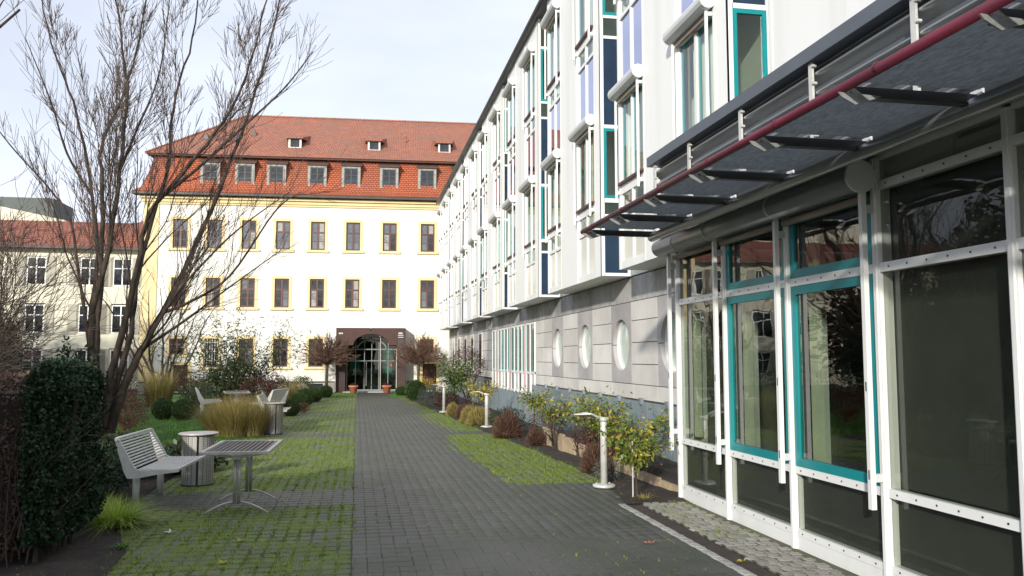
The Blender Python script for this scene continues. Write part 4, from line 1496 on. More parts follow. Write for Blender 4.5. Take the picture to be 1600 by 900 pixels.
# ---- slatted table
def make_table(label):
    t = thing('table', label, 'table')
    W, L, H = .72, 1.30, .70
    f = frame_mesh(MB(), W, L, .045, .03, 0, 0, 0)
    b = MB()
    for a0, a1, b0, b1 in [(0, W, 0, .045), (0, W, L - .045, L), (0, .045, .045, L - .045), (W - .045, W, .045, L - .045)]:
        b.box(a0 - W / 2, a1 - W / 2, b0 - L / 2, b1 - L / 2, H - .028, H)
    b.build('top_frame', STEELGREY, t)
    sm = tomesh(MB().box(-.016, .016, -L / 2 + .045, L / 2 - .045, H - .022, H - .004), 'slat', pmat('table_slat', (.17, .15, .135), .6, (.12, .105, .095), scale=8))
    for k in range(12):
        part('slat', sm, None, t, (-W / 2 + .072 + k * (W - .144) / 11, 0, 0))
    u = MB().box(-.05, .05, -L / 2 + .15, L / 2 - .15, H - .1, H - .065)
    for s in (-1, 1):
        u.bar((-.33, s * .42, H - .035), (0, s * .42, H - .085), .03, .03); u.bar((.33, s * .42, H - .035), (0, s * .42, H - .085), .03, .03)
    u.build('under_frame', STEELGREY, t)
    for s in (-1, 1):
        for dx in (-.022, .022):
            MB().tube([(dx, s * .42, .12), (dx, s * .42, H - .07)], .018, 10).build('leg', STEELGREY, t, True)
        pts = [(-.34 + .68 * q / 12, s * .42, .015 + .13 * math.sin(math.pi * q / 12)) for q in range(13)]
        MB().tube(pts, .010, 8).build('foot', STEELGREY, t, True)
    return t


table = make_table('slatted steel picnic table with arched feet on the mossy paving')
table.location = (-1.25, 9.98, .005); table.rotation_euler = (0, 0, R(-1.5))
copy_thing(table, (-3.5, 25.9, 0), R(10), 1, 'slatted steel table on the lawn by the far bench')


# ---- litter bins
def make_bin(label):
    t = thing('litter_bin', label, 'bin')
    r, H = .205, .68
    for s in (0, 1):
        v, f = [], []
        n = 18
        a0 = -math.pi / 2 + .07 + s * math.pi
        for k in range(n + 1):
            a = a0 + (math.pi - .14) * k / n
            for rr_ in (r, r - .012):
                v += [(rr_ * math.cos(a), rr_ * math.sin(a), .03), (rr_ * math.cos(a), rr_ * math.sin(a), H - .02)]
        for k in range(n):
            i = 4 * k
            f += [(i, i + 4, i + 5, i + 1), (i + 2, i + 3, i + 7, i + 6), (i + 1, i + 5, i + 7, i + 3), (i, i + 2, i + 6, i + 4)]
        f += [(0, 1, 3, 2), (4 * n, 4 * n + 2, 4 * n + 3, 4 * n + 1)]
        fixn(MB().add(v, f).build('shell', BINPERF, t))
    MB().lathe([(r - .03, .02), (r - .03, H - .05)], 24).build('liner', DARKMET, t)
    MB().lathe([(.10, H - .012), (.255, H - .004), (.262, H + .008), (.25, H + .018), (.13, H + .022), (.10, H + .012)], 32).build('lid', STEELGREY, t, True)
    MB().lathe([(r + .004, 0), (r + .004, .03)], 24).build('base', DARKMET, t)
    return t


def perfmat():
    m = bpy.data.materials.new('perforated_bin'); m.use_nodes = True
    n, l = m.node_tree.nodes, m.node_tree.links
    b = n['Principled BSDF']; b.inputs['Roughness'].default_value = .5; b.inputs['Metallic'].default_value = .35
    tcn = n.new('ShaderNodeTexCoord'); vo = n.new('ShaderNodeTexVoronoi'); vo.inputs['Scale'].default_value = 42; vo.inputs['Randomness'].default_value = 0
    l.new(tcn.outputs['Object'], vo.inputs['Vector'])
    mr = n.new('ShaderNodeMapRange'); mr.inputs[1].default_value = .32; mr.inputs[2].default_value = .42
    l.new(vo.outputs['Distance'], mr.inputs[0])
    mxn = n.new('ShaderNodeMix'); mxn.data_type = 'RGBA'; mxn.inputs['A'].default_value = (.10, .10, .09, 1); mxn.inputs['B'].default_value = (.33, .32, .295, 1)
    l.new(mr.outputs[0], mxn.inputs['Factor']); l.new(mxn.outputs['Result'], b.inputs['Base Color'])
    return m


BINPERF = perfmat()
bin1 = make_bin('grey perforated round litter bin beside the bench')
bin1.location = (-2.08, 11.9, .0); bin1.rotation_euler = (0, 0, R(8))
copy_thing(bin1, (-1.82, 19.45, 0), R(20), 1, 'grey perforated round litter bin beside the tall tan grass')


# ---- path lamps
def make_lamp(label, H, rz):
    t = thing('path_lamp', label, 'lamp', group='path lamps in the planting bed')
    MB().lathe([(.15, 0), (.15, .025), (.135, .035), (.05, .04)], 32).build('base_plate', LAMPM, t, True)
    MB().lathe([(.045, .04), (.045, H - .06), (.04, H - .05)], 20).build('post', LAMPM, t, True)
    MB().lathe([(.06, H - .05), (.06, H - .015), (.05, H - .01)], 20).build('collar', LAMPM, t, True)
    b = MB()
    b.add([(-.40, -.02, H + .045), (-.40, .02, H + .045), (-.20, .12, H + .065), (-.08, .07, H + .02), (-.08, -.07, H + .02), (-.20, -.12, H + .065),
           (-.40, -.02, H + .035), (-.40, .02, H + .035), (-.20, .12, H + .045), (-.08, .07, H - .015), (-.08, -.07, H - .015), (-.20, -.12, H + .045)],
          [(0, 5, 4, 3, 2, 1), (6, 7, 8, 9, 10, 11)] + [(i, (i + 1) % 6, 6 + (i + 1) % 6, 6 + i) for i in range(6)])
    fixn(b.build('reflector_head', LAMPM, t))
    MB().bar((-.1, 0, H - .0), (.06, 0, H - .025), .05, .035).build('head_arm', LAMPM, t)
    for k in range(3):
        a = k * 2.1 + .5
        MB().tube([(.1 * math.cos(a), .1 * math.sin(a), .034), (.1 * math.cos(a), .1 * math.sin(a), .05)], .012, 6).build('bolt', STEELGREY, t)
    return t


lamp = make_lamp('grey path lamp with wing-shaped head in the soil near the glass pavilion', .90, 0)
lamp.location = (3.2, 10.65, .02)
copy_thing(lamp, (3.12, 20.2, .02), R(-10), (1, 1, .9), 'grey path lamp beside tan grass, before the ribbon window')
copy_thing(lamp, (2.66, 25.9, .02), R(-20), (1, 1, .9), 'grey path lamp beside the grey-green cushion shrub')

# ---- terracotta pots
def make_pot(label):
    t = thing('flower_pot', label, 'pot', group='terracotta pots flanking the entrance')
    MB().lathe([(.17, 0), (.24, .33), (.28, .335), (.285, .42), (.25, .43), (.235, .36), (.1, .34)], 24).build('pot', TERRA, t, True)
    P, d = ellipsoid_pts(260, .2, .2, .1, .3, .2)
    P[:, 2] += .42
    a = leaf_arrays(P, .06, .6, outward=d)
    npmesh('plant', a[0], a[1], LEAF_RED, t)
    return t


pot = make_pot('terracotta pot standing before the rusty entrance portal')
pot.location = (-.15, 40.6, .02); pot.scale = (.85, .85, .85)
copy_thing(pot, (1.42, 40.5, .02), 1.2, .85)


# ================================================================== PLANTS
def shrub(name, label, cat, loc, rx, ry, h, n, leaf, asp, mat, z0=.12, stems=6, group=None, shell=.45, lump=.35, stemmat=None, bare=False, droop=0., rmat=None):
    t = thing(name, label, cat, loc, rng.uniform(0, 6), group)
    hz = (h - z0) / 2
    P, d = ellipsoid_pts(n, rx, ry, hz, shell, lump, seed=loc[0] * 3 + loc[1])
    P[:, 2] += z0 + hz
    if rmat is None:
        V, F = leaf_arrays(P, leaf, asp, droop, d, .45)
        npmesh('foliage', V, F, mat, t)
    else:
        k = int(n * .72)
        V, F = leaf_arrays(P[:k], leaf, asp, droop, d[:k], .45)
        npmesh('foliage', V, F, mat, t)
        V, F = leaf_arrays(P[k:], leaf, asp, droop, d[k:], .45)
        npmesh('foliage', V, F, rmat, t)
    b = MB()
    for k in range(stems):
        a = 2 * math.pi * k / stems + rng.uniform(-.3, .3)
        e = Vector((rx * .65 * math.cos(a), ry * .65 * math.sin(a), h * rng.uniform(.6, .9)))
        s = Vector((.04 * math.cos(a), .04 * math.sin(a), -.03))
        d_ = (e - s)
        grow(b, s, d_.normalized() + Vector((0, 0, .4)), d_.length, .010 + .006 * h, 2 if n < 2500 else 1, .0, .3, .7, 4, .45, rmin=.0025, fine=.12)
    b.build('stems', stemmat or BARK, t)
    return t


def ball(label, loc, d, group=None, proto=[None]):
    if proto[0] is None:
        t = thing('boxwood_ball', label, 'boxwood', loc, 0, group)
        P, dd = ellipsoid_pts(7500, .5, .5, .48, .86, .08)
        P[:, 2] += .47
        P = P[P[:, 2] > .01]
        V, F = leaf_arrays(P, .055, .6, 0, unit(P - np.array([0, 0, .47])), .35)
        npmesh('foliage', V, F, LEAF_BOX, t)
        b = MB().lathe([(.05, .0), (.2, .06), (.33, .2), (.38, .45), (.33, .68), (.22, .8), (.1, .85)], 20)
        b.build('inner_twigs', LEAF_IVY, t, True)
        t.scale = (d, d, d)
        proto[0] = t
        return t
    return copy_thing(proto[0], loc, rng.uniform(0, 6), (d * rng.uniform(.95, 1.05), d, d * rng.uniform(.9, 1.0)), label, group)


def spiky(name, label, cat, loc, r, h, n, mat, w=.006, lean=.9, group=None, spread=.5, curl=.5):
    t = thing(name, label, cat, loc, 0, group)
    a = nrg.uniform(0, 2 * math.pi, n)
    q = np.sqrt(nrg.uniform(0, 1, n)) * r * spread
    P = np.stack([np.cos(a) * q, np.sin(a) * q, np.zeros(n)], 1)
    V, F = blade_arrays(P, h, np.full(n, lean * r / h) * (.25 + q / (r * spread)), w, curl, 4, az=a + nrg.normal(0, .5, n))
    npmesh('blades', V, F, mat, t)
    return t


def mound(name, label, cat, loc, r, h, n, mat):
    t = thing(name, label, cat, loc, rng.uniform(0, 6))
    d = unit(nrg.normal(size=(n, 3))); d[:, 2] = np.abs(d[:, 2]) * 1.0 + .05
    lum = np.array([mnoise.noise(Vector(q) * 2.5 + Vector(loc)) for q in d.tolist()])
    tip = d * np.array([r, r, h]) * (nrg.uniform(.75, 1.08, n) * (1 + .16 * lum))[:, None]
    base = tip * nrg.uniform(.35, .6, n)[:, None] + nrg.normal(0, .015, (n, 3))
    mid = (tip + base) / 2 + nrg.normal(0, .018, (n, 3))
    w = unit(np.cross(tip - base, nrg.normal(size=(n, 3)))) * .0045
    V = np.stack([base - w, mid - w * 1.1, tip, mid + w * 1.1], 1)
    V[:, :, 2] = np.maximum(V[:, :, 2], .0)
    npmesh('blades', V.reshape(-1, 3), np.arange(n * 4).reshape(n, 4), mat, t)
    MB().lathe([(r * .5, 0), (r * .62, h * .2), (r * .5, h * .5), (r * .2, h * .68)], 12).build('heart', mat, t, True)
    return t


def hedge_leaves(n, x0, x1, y0, y1, z0, z1, leaf, asp, bulge=.07):
    dx, dy, dz = x1 - x0, y1 - y0, z1 - z0
    areas = np.array([dx * dz, dx * dz * .4, dy * dz, dy * dz * .6, dx * dy])
    which = nrg.choice(5, n, p=areas / areas.sum())
    u, v = nrg.uniform(0, 1, n), nrg.uniform(0, 1, n)
    P = np.empty((n, 3)); N = np.zeros((n, 3))
    for k in range(5):
        m = which == k
        if k < 2:
            P[m] = np.stack([x0 + u[m] * dx, np.full(m.sum(), y0 if k == 0 else y1), z0 + v[m] * dz], 1); N[m] = (0, -1 if k == 0 else 1, 0)
        elif k < 4:
            P[m] = np.stack([np.full(m.sum(), x1 if k == 2 else x0), y0 + u[m] * dy, z0 + v[m] * dz], 1); N[m] = (1 if k == 2 else -1, 0, 0)
        else:
            P[m] = np.stack([x0 + u[m] * dx, y0 + v[m] * dy, np.full(m.sum(), z1)], 1); N[m] = (0, 0, 1)
    nv = np.array([mnoise.noise(Vector(p) * 2.2) + .6 * mnoise.noise(Vector(p) * 6) for p in P.tolist()])
    P += N * (nv * bulge + nrg.uniform(-.10, .03, n))[:, None]
    # round the corners
    c = np.array([(x0 + x1) / 2, (y0 + y1) / 2, (z0 + z1) / 2]); hs = np.array([dx, dy, dz]) / 2
    rel = np.abs((P - c) / hs)
    srt = np.sort(rel, axis=1)
    k = np.clip((srt[:, 1] - .72) / .28, 0, 1) * np.clip((srt[:, 2] - .72) / .28, 0, 1)
    P = c + (P - c) * (1 - .09 * k)[:, None]
    return leaf_arrays(P, leaf, asp, .15, N, .35)


# ---- hedges in the left foreground
ivy = wthing('ivy_hedge', 'dark green ivy-leaved hedge clipped to a block beside the bench', 'hedge', (-2.7, 8.4, 0))
V, F = hedge_leaves(52000, -2.66, -2.45, 7.44, 8.95, .14, 1.60, .036, .75, .14)
wlink(npmesh('foliage', V, F, LEAF_IVY), ivy)
core_b = MB().box(-2.62, -2.52, 7.52, 8.85, .26, 1.52)
wlink(core_b.build('inner_foliage', LEAF_IVY), ivy)
st = MB()
for k in range(7):
    x, y = -2.6 + .01 * k, 7.65 + .11 * k
    st.tube([(x, y, -.02), (x + rng.uniform(-.05, .05), y, .5)], [.025, .018], 6)
wlink(st.build('stems', BARK), ivy)
sp = MB(); spl = []
for k in range(70):
    p0 = Vector((rng.uniform(-2.66, -2.46), rng.uniform(7.45, 8.9), rng.uniform(1.3, 1.55)))
    if k % 3 == 0:
        p0 = Vector((-2.45, rng.uniform(7.5, 8.9), rng.uniform(.4, 1.5)))
    pts = grow(sp, p0, (rng.uniform(-.1, .7), rng.uniform(-.5, .4), 1 if k % 3 else .3), rng.uniform(.08, .26), .004, 0, .1, .4, fine=.06)
    spl += [tuple(q) for q in pts[1:] for _ in range(5)]
wlink(tag(sp.build('shoots', BARK), kind='stuff'), ivy)
V, F = leaf_arrays(np.array(spl) + nrg.normal(0, .015, (len(spl), 3)), .04, .7)
wlink(npmesh('shoot_leaves', V, F, LEAF_IVY), ivy)
bh = wthing('brown_hedge', 'brown twiggy deciduous hedge with withered leaves adjoining the ivy hedge', 'hedge', (-4, 8.3, 0))
V, F = hedge_leaves(15000, -5.6, -2.62, 7.42, 8.5, .1, 1.57, .04, .55, .1)
wlink(npmesh('foliage', V, F, LEAF_BROWN), bh)
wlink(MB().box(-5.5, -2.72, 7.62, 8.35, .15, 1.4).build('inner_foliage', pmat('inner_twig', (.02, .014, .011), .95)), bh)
st = MB()
for k in range(230):
    x = rng.uniform(-5.0, -2.58)
    grow(st, (x, rng.uniform(7.46, 7.7), rng.uniform(0, .3)), (rng.uniform(-.5, .5), -.08, 1), rng.uniform(.8, 1.35), .007, 1, .05, .35, .7, 4, .4, rmin=.002, fine=.15)
wlink(st.build('twigs', TWIG), bh)

spiky('grass_clump', 'yellow-green arching grass clump at the foot of the ivy hedge', 'grass clump', (-2.36, 9.12, .02), .42, .30, 900, LIMEGRASS, .010, 1.15, spread=.4, curl=.8)
spiky('grass_clump', 'smaller green grass clump between the ivy hedge and the bench', 'grass clump', (-2.68, 9.75, .02), .32, .26, 460, LIMEGRASS, .009, 1.15, spread=.4, curl=.8)
spiky('weed_tuft', 'tiny green weed on bare soil below the ivy hedge', 'weed', (-2.02, 8.05, .02), .1, .06, 50, TURF, .014, 1.0)

for (x, y, r_, h, lab, m, lf) in ((-3.05, 10.2, .42, .62, 'dark low evergreen shrub right behind the bench back', LEAF_IVY, .05),
                                 (-3.1, 11.3, .45, .66, 'dark evergreen shrub behind the far end of the bench', LEAF_IVY, .05),
                                 (-2.95, 12.6, .48, .45, 'dense dark shrub behind the litter bin near the bench', LEAF_IVY, .05),
                                 (-2.42, 13.3, .42, .42, 'glossy broad-leaved shrub between the bin and the lawn', LEAF_OLIVE, .10),
                                 (-3.5, 14.4, .55, .30, 'dark spreading shrub at the near edge of the lawn', LEAF_IVY, .05),
                                 (-4.3, 13.2, .6, .5, 'dark evergreen shrub under the leaning bare tree', LEAF_IVY, .06),
                                 (-4.1, 16.0, .45, .32, 'broad-leaved low shrub at the foot of the bare tree', LEAF_OLIVE, .10)):
    shrub('evergreen_shrub', lab, 'shrub', (x, y, .0), r_, r_, h, 2600, lf, .55, m, .04, 5)
shrub('red_bush', 'reddish brown dense rounded bush beside the leaning bare tree', 'bush', (-5.15, 20.4, 0), .52, .5, .98, 6500, .035, .4, LEAF_RED, .02, 10, shell=.35, stemmat=TWIGR)
ball('clipped boxwood ball beside the reddish brown bush', (-5.28, 24.7, 0), .60, 'boxwood balls on the lawn')
ball('clipped boxwood ball between its twin and the lawn bench', (-4.70, 24.5, 0), .64, 'boxwood balls on the lawn')
ball('clipped boxwood ball next to the small pinkish cushion by the paving', (-1.88, 25.4, 0), .50, 'boxwood balls by the paving')
ball('large clipped boxwood ball second in the row by the paving', (-1.82, 27.9, 0), .64, 'boxwood balls by the paving')
ball('dark boxwood ball third in the row by the paving', (-1.8, 30.6, 0), .64, 'boxwood balls by the paving')
ball('dark boxwood ball fourth in the row by the paving', (-1.6, 33.4, 0), .6, 'boxwood balls by the paving')
ball('last boxwood ball in the row, near the clipped tree', (-1.3, 36.6, 0), .58, 'boxwood balls by the paving')
ball('boxwood ball beside the grey cushion shrub at the right bed', (2.35, 34.3, 0), .85)
ball('low boxwood ball in the right bed near the entrance', (1.95, 37.6, 0), .5)
shrub('pink_cushion', 'small pinkish grey cushion plant beside the boxwood balls', 'shrub', (-1.62, 26.7, 0), .24, .24, .32, 900, .03, .5, LEAF_RED, .0, 4)
spiky('tan_grass', 'tall tan ornamental grass clump with upright blades at the lawn edge', 'grass clump', (-2.92, 19.2, 0), .44, .78, 2800, TANGRASS, .008, 1.35, 'tan grass clumps', spread=.55, curl=.6)
spiky('tan_grass', 'tall tan grass clump between the two other tan clumps', 'grass clump', (-2.56, 19.0, 0), .44, .86, 2800, TANGRASS, .008, 1.35, 'tan grass clumps', spread=.55, curl=.6)
spiky('tan_grass', 'tall tan ornamental grass clump beside the far litter bin', 'grass clump', (-2.22, 19.1, 0), .40, .80, 2600, TANGRASS, .008, 1.35, 'tan grass clumps', spread=.55, curl=.6)
spiky('tan_grass', 'yellowed grass clump before the far doorway of the old building', 'grass clump', (-7.0, 32.0, 0), .7, 1.2, 1600, TANGRASS, .014, .6, spread=.6)
spiky('tan_grass', 'pale yellow grass clump near the clipped boxwood row', 'grass clump', (-2.3, 31.5, 0), .5, .8, 1100, TANGRASS, .014, .7, spread=.6)

far = [(-8.2, 31, .8, 1.3, LEAF_OLIVE, 'olive green shrub beside the yellowed grass'), (-6.0, 33.5, .7, 1.0, LEAF_BROWN, 'brown bare-looking shrub before the old building plinth'),
       (-5.2, 29.0, .6, .95, LEAF_OLIVE, 'olive green shrub behind the lawn bench'), (-3.3, 29.6, .7, 1.1, LEAF_RED, 'russet shrub below the bamboo'),
       (-2.9, 33.0, .6, .9, LEAF_OLIVE, 'mixed olive shrub right of the bamboo'), (-3.4, 36.5, .7, 1.0, LEAF_BROWN, 'brown shrub against the old building'),
       (-2.4, 38.2, .5, .9, LEAF_BOX, 'green shrub by the cellar window'), (-9.6, 28.5, .9, 1.5, LEAF_OLIVE, 'large olive shrub at the left of the lawn'),
       (-7.4, 27.6, .5, .8, LEAF_BOX, 'low green shrub at the lawn back edge'), (-5.9, 36.6, .7, .9, LEAF_BOX, 'green shrub at the plinth of the old building')]
for x, y, r_, h, m, lab in far:
    shrub('garden_shrub', lab, 'shrub', (x, y, 0), r_, r_ * .9, h, 1500, .07, .5, m, .05, 6)

# ---- bamboo-like shrub
bam = thing('bamboo_shrub', 'tall airy bamboo-like evergreen shrub against the white facade', 'shrub', (-4.35, 31.2, 0))
b = MB(); tips = []
for k in range(26):
    a = rng.uniform(0, 6.28); l = rng.uniform(.25, .75)
    pts = grow(b, (.3 * math.cos(a) * rng.random(), .3 * math.sin(a) * rng.random(), 0), (l * math.cos(a), l * math.sin(a), 1.25), rng.uniform(2.2, 3.9), .018, 1, -.06, .12, .7, 5, .28, rmin=.003, fine=.3)
    tips += [p for p in pts[len(pts) // 4:] for _ in range(22)]
b.build('canes', pmat('olive_cane', (.08, .08, .04), .7), bam)
P = np.array([tuple(p) for p in tips]) + nrg.normal(0, .16, (len(tips), 3))
V, F = leaf_arrays(P, .17, .2, .35)
npmesh('foliage', V, F, LEAF_OLIVE, bam)
P, d = ellipsoid_pts(3800, 1.0, .9, .75, .4, .4); P[:, 2] += .85
V, F = leaf_arrays(P, .13, .3, .2, d, .3)
npmesh('foliage', V, F, LEAF_OLIVE, bam)

# ---- planting bed along the white building
def cit(label, x, y, h, r_, zc_, n=900, m=LEAF_CITRUS, rm=LEAF_YELLOW, z=.02, leaf=.075, kind='young_tree', cat='young tree', stake=False):
    t = thing(kind, label, cat, (x, y, z), rng.uniform(0, 6))
    b = MB()
    tr = [(0, 0, -.03), (.01, .0, zc_ * .5), (rng.uniform(-.03, .03), rng.uniform(-.03, .03), zc_)]
    b.tube(tr, [.016, .014, .011], 7)
    tips = []
    for k in range(9):
        a = k * .7 + rng.random()
        tips.append(grow(b, tr[-1] if k % 2 else tr[1] if zc_ < .25 else tr[-1], (math.cos(a) * .8, math.sin(a) * .8, .75), (h - zc_) * rng.uniform(.6, 1.0), .009, 1, .05, .4, .7, 4, .5, rmin=.003, fine=.1))
    b.build('trunk', BARK, t)
    hz = (h - zc_) * .55
    pts = [p for tp in tips for p in tp[1:]]
    P = np.array([tuple(rng.choice(pts)) for _ in range(n)]) + nrg.normal(0, r_ * .26, (n, 3))
    k = int(n * .70)
    dd = unit(P - np.array([0, 0, (h + zc_) / 2]))
    for q0, q1, mm in ((0, k, m), (k, n, rm)):
        V, F = leaf_arrays(P[q0:q1], leaf, .42, .25, dd[q0:q1], .4)
        npmesh('foliage', V, F, mm, t)
    if stake:
        MB().tube([(.05, .03, -.02), (.05, .03, zc_ + .25)], .009, 6).build('stake', LAMPM, t)
    return t


cit('small staked tree with glossy green and yellow leaves beside the glass pavilion', 3.36, 9.80, .95, .26, .42, 760, leaf=.07, stake=True)
cit('leafy yellow-green shrub against the zinc plinth behind the nearest path lamp', 3.88, 11.15, 1.12, .32, .45, 560)
cit('yellow-green shrub rising behind the wing-headed lamp', 3.72, 12.35, 1.28, .30, .62, 520)
cit('sparse green and yellow shrub behind the beige planter slabs', 3.95, 13.2, 1.05, .3, .45, 380)
cit('sparse shrub with a few yellow leaves, second along the planter', 3.9, 14.5, 1.05, .3, .5, 320)
cit('twisted shrub with yellow leaves, third along the planter', 3.72, 15.6, 1.08, .28, .5, 420)
cit('thin shrub with yellow leaves at the far end of the beige planter', 3.75, 17.6, 1.1, .26, .6, 420, rm=LEAF_YELLOW)
cit('yellow-leaved shrub beside the second path lamp', 3.35, 22.6, 1.2, .34, .6, 560, m=LEAF_YELLOW)
cit('broad green shrub with pale leaves before the slot windows', 3.15, 27.4, 2.0, .55, .7, 1900, m=LEAF_CITRUS, rm=LEAF_OLIVE, leaf=.09, kind='garden_shrub', cat='shrub')
shrub('russet_shrub', 'rounded russet twiggy shrub before the slot windows', 'shrub', (3.75, 28.6, 0), .62, .6, 2.1, 2600, .05, .5, LEAF_RED, .9, 8, shell=.5, stemmat=TWIGR)
cit('small yellow shrub beside the brown door of the old building', 3.1, 36.2, 1.0, .3, .4, 500, m=LEAF_YELLOW)
shrub('grey_cushion', 'grey-green rounded cushion shrub at the bed edge', 'shrub', (2.72, 29.6, 0), .62, .55, .72, 2600, .05, .5, LEAF_GREY, .0, 5)
shrub('red_cushion', 'dark red low shrub beside the grey-green cushion', 'shrub', (2.98, 27.9, 0), .42, .4, .6, 1500, .05, .5, LEAF_RED, .0, 5)
for x, y, r_, h, m, lab in ((2.78, 24.4, .24, .40, TANGRASS, 'small tan grass tuft between the third and second path lamps'), (2.93, 23.2, .26, .42, HEATHER, 'small brown tuft behind the tan tufts'),
                            (3.05, 22.6, .28, .46, HEATHER, 'brown-red tuft next to the yellow-leaved shrub'), (2.90, 21.6, .30, .48, TANGRASS, 'round tan grass tuft before the second path lamp'),
                            (3.02, 20.75, .36, .52, TANGRASS, 'larger pale tan grass tuft beside the second path lamp'), (3.14, 17.5, .34, .58, HEATHER, 'round russet heather mound on the grass edge by the planter end'),
                            (3.42, 15.9, .22, .36, HEATHER, 'small brown heather mound before the first planter slab'), (3.50, 12.05, .26, .44, HEATHER, 'russet heather mound beside the wing-headed lamp')):
    mound('tuft', lab, 'tuft', (x, y, .0), r_, h, 3200, m)
shrub('dark_shrub', 'dark green low shrub right of the second path lamp', 'shrub', (3.45, 19.2, 0), .4, .36, .55, 1500, .05, .5, LEAF_IVY, .0, 5)
shrub('dark_shrub', 'dark creeping shrub hanging over the beige planter slabs', 'shrub', (4.12, 13.9, .22), .28, .75, .42, 1900, .045, .5, LEAF_IVY, .02, 6)
shrub('dark_shrub', 'dark red-brown low shrub in the planter behind the lamp', 'shrub', (3.95, 12.4, .18), .3, .7, .45, 1800, .04, .5, LEAF_RED, .02, 6, stemmat=TWIGR)
shrub('dark_shrub', 'brown bare low shrub at the far end of the planter', 'shrub', (3.85, 16.6, .1), .35, .6, .6, 1600, .04, .4, LEAF_BROWN, .02, 8, stemmat=TWIGR)
shrub('lavender', 'small grey-green lavender tuft at the lamp base', 'shrub', (3.42, 11.2, .01), .2, .2, .3, 500, .05, .2, LEAF_GREY, .0, 5)
spiky('dry_tuft', 'dry straw tuft on the soil under the small staked tree', 'tuft', (3.38, 9.62, .02), .14, .08, 90, TANGRASS, .009, 1.2)
# gnarled stems along the planter
for x, y, lab in ((3.62, 15.2, 'gnarled bare stem leaning over the beige slabs near the far end'), (3.72, 13.9, 'gnarled bare stem over the middle beige slabs'), (3.75, 12.9, 'gnarled dark stem over the beige slabs near the lamp')):
    t = thing('gnarled_shrub', lab, 'shrub', (x, y, .0))
    b = MB()
    for k in range(5):
        grow(b, (rng.uniform(-.03, .03), rng.uniform(-.15, .15), 0), (rng.uniform(-.4, .5), rng.uniform(-.6, .6), 1), rng.uniform(.5, .8), .022, 2, .0, .8, .8, 4, .5, rmin=.004, fine=.08)
    b.build('stems', BARK, t)

# ================================================================== TREES
def clipped_tree(label, loc, th, rad, ht):
    t = thing('clipped_tree', label, 'tree', loc, rng.uniform(0, 6), 'clipped trees before the entrance')
    b = MB().tube([(0, 0, -.05), (.02, .01, th * .5), (0, 0, th)], [.085, .07, .075], 10)
    b.build('trunk', pmat('mossy_bark', (.085, .07, .035), .9, (.05, .04, .025), scale=8), t)
    b = MB()
    for k in range(84):
        a = 2.399 * k
        f = (k + .5) / 84
        el = .10 + 1.35 * f ** 1.2
        d = Vector((math.cos(a) * math.cos(el), math.sin(a) * math.cos(el), math.sin(el)))
        Lr = 1 / math.sqrt((math.cos(el) / rad) ** 2 + (math.sin(el) / ht) ** 2)
        grow(b, (0, 0, th - .08), d + Vector((0, 0, .15)), Lr * rng.uniform(.85, 1.02), .026, 2, -.03, .35, .5, 8, .34, rmin=.006, fine=.16)
    b.build('crown', TWIGR, t)
    return t


clipped_tree('umbrella-clipped bare tree left of the rusty entrance portal', (-1.40, 40.9, 0), 1.45, 1.55, 1.5)
clipped_tree('umbrella-clipped bare tree between the entrance portal and the brown door', (2.95, 40.7, 0), 1.45, 1.5, 1.5)


def stem_from_px(pl, depth, base=None):
    pts = [] if base is None else [Vector(base)]
    for (u, v), dy in zip(pl, depth):
        pts.append(at_y(u, v, 17.4 + dy))
    return smooth_poly(pts, 5)


big = wthing('bare_tree', 'large leafless multi-stemmed tree leaning over the lawn behind the bench', 'tree', (-4.75, 17.4, 0))
STEMS = [  # pixel guide of the main stems, depth offsets from the trunk, base and tip radius
    ([(165, 700), (192, 607), (220, 550), (252, 490), (300, 395), (345, 290), (392, 165), (431, 27), (445, -60)], [0, 0, .1, .2, .3, .5, .8, 1.0, 1.1], .105, .012),
    ([(158, 700), (178, 610), (205, 520), (222, 398), (262, 262), (271, 169), (300, 60), (318, -60)], [0, .1, .3, .5, .7, .8, .9, 1.0], .082, .011),
    ([(150, 700), (143, 554), (149, 472), (171, 380), (187, 267), (198, 147), (190, 60), (171, -40)], [0, -.3, -.5, -.6, -.7, -.8, -.9, -1.0], .085, .012),
    ([(150, 705), (148, 600), (140, 500), (153, 398), (142, 302), (120, 178), (88, 90), (60, -20)], [0, .2, .5, .8, 1.0, 1.3, 1.5, 1.7], .08, .012),
    ([(158, 700), (170, 600), (196, 500), (218, 400), (236, 330), (311, 240), (356, 178), (391, 100), (420, -20)], [0, -.2, -.4, -.7, -.9, -1.2, -1.4, -1.5, -1.6], .09, .012),
    ([(153, 700), (150, 560), (158, 430), (160, 320), (158, 231), (186, 165), (218, 60), (232, -40)], [0, .1, .2, .4, .6, .7, .9, 1.0], .08, .012),
]
bt = MB(); tw = MB()
for pl, dep, r0, r1 in STEMS:
    pts = stem_from_px(pl, dep)
    m = len(pts) - 1
    for q in range(3, m):
        pts[q] = pts[q] + Vector((rng.gauss(0, .012), rng.gauss(0, .02), rng.gauss(0, .01)))
    rad = [r0 + (r1 - r0) * (q / m) ** .7 for q in range(m + 1)]
    bt.tube(pts, rad, 9)
    dirs = [(pts[min(q + 1, m)] - pts[max(q - 1, 0)]).normalized() for q in range(m + 1)]
    spawn(tw, pts, rad, dirs, 4.4, 3, .26, .14, .46, 10, .60, .0045, .38, .26, .28)
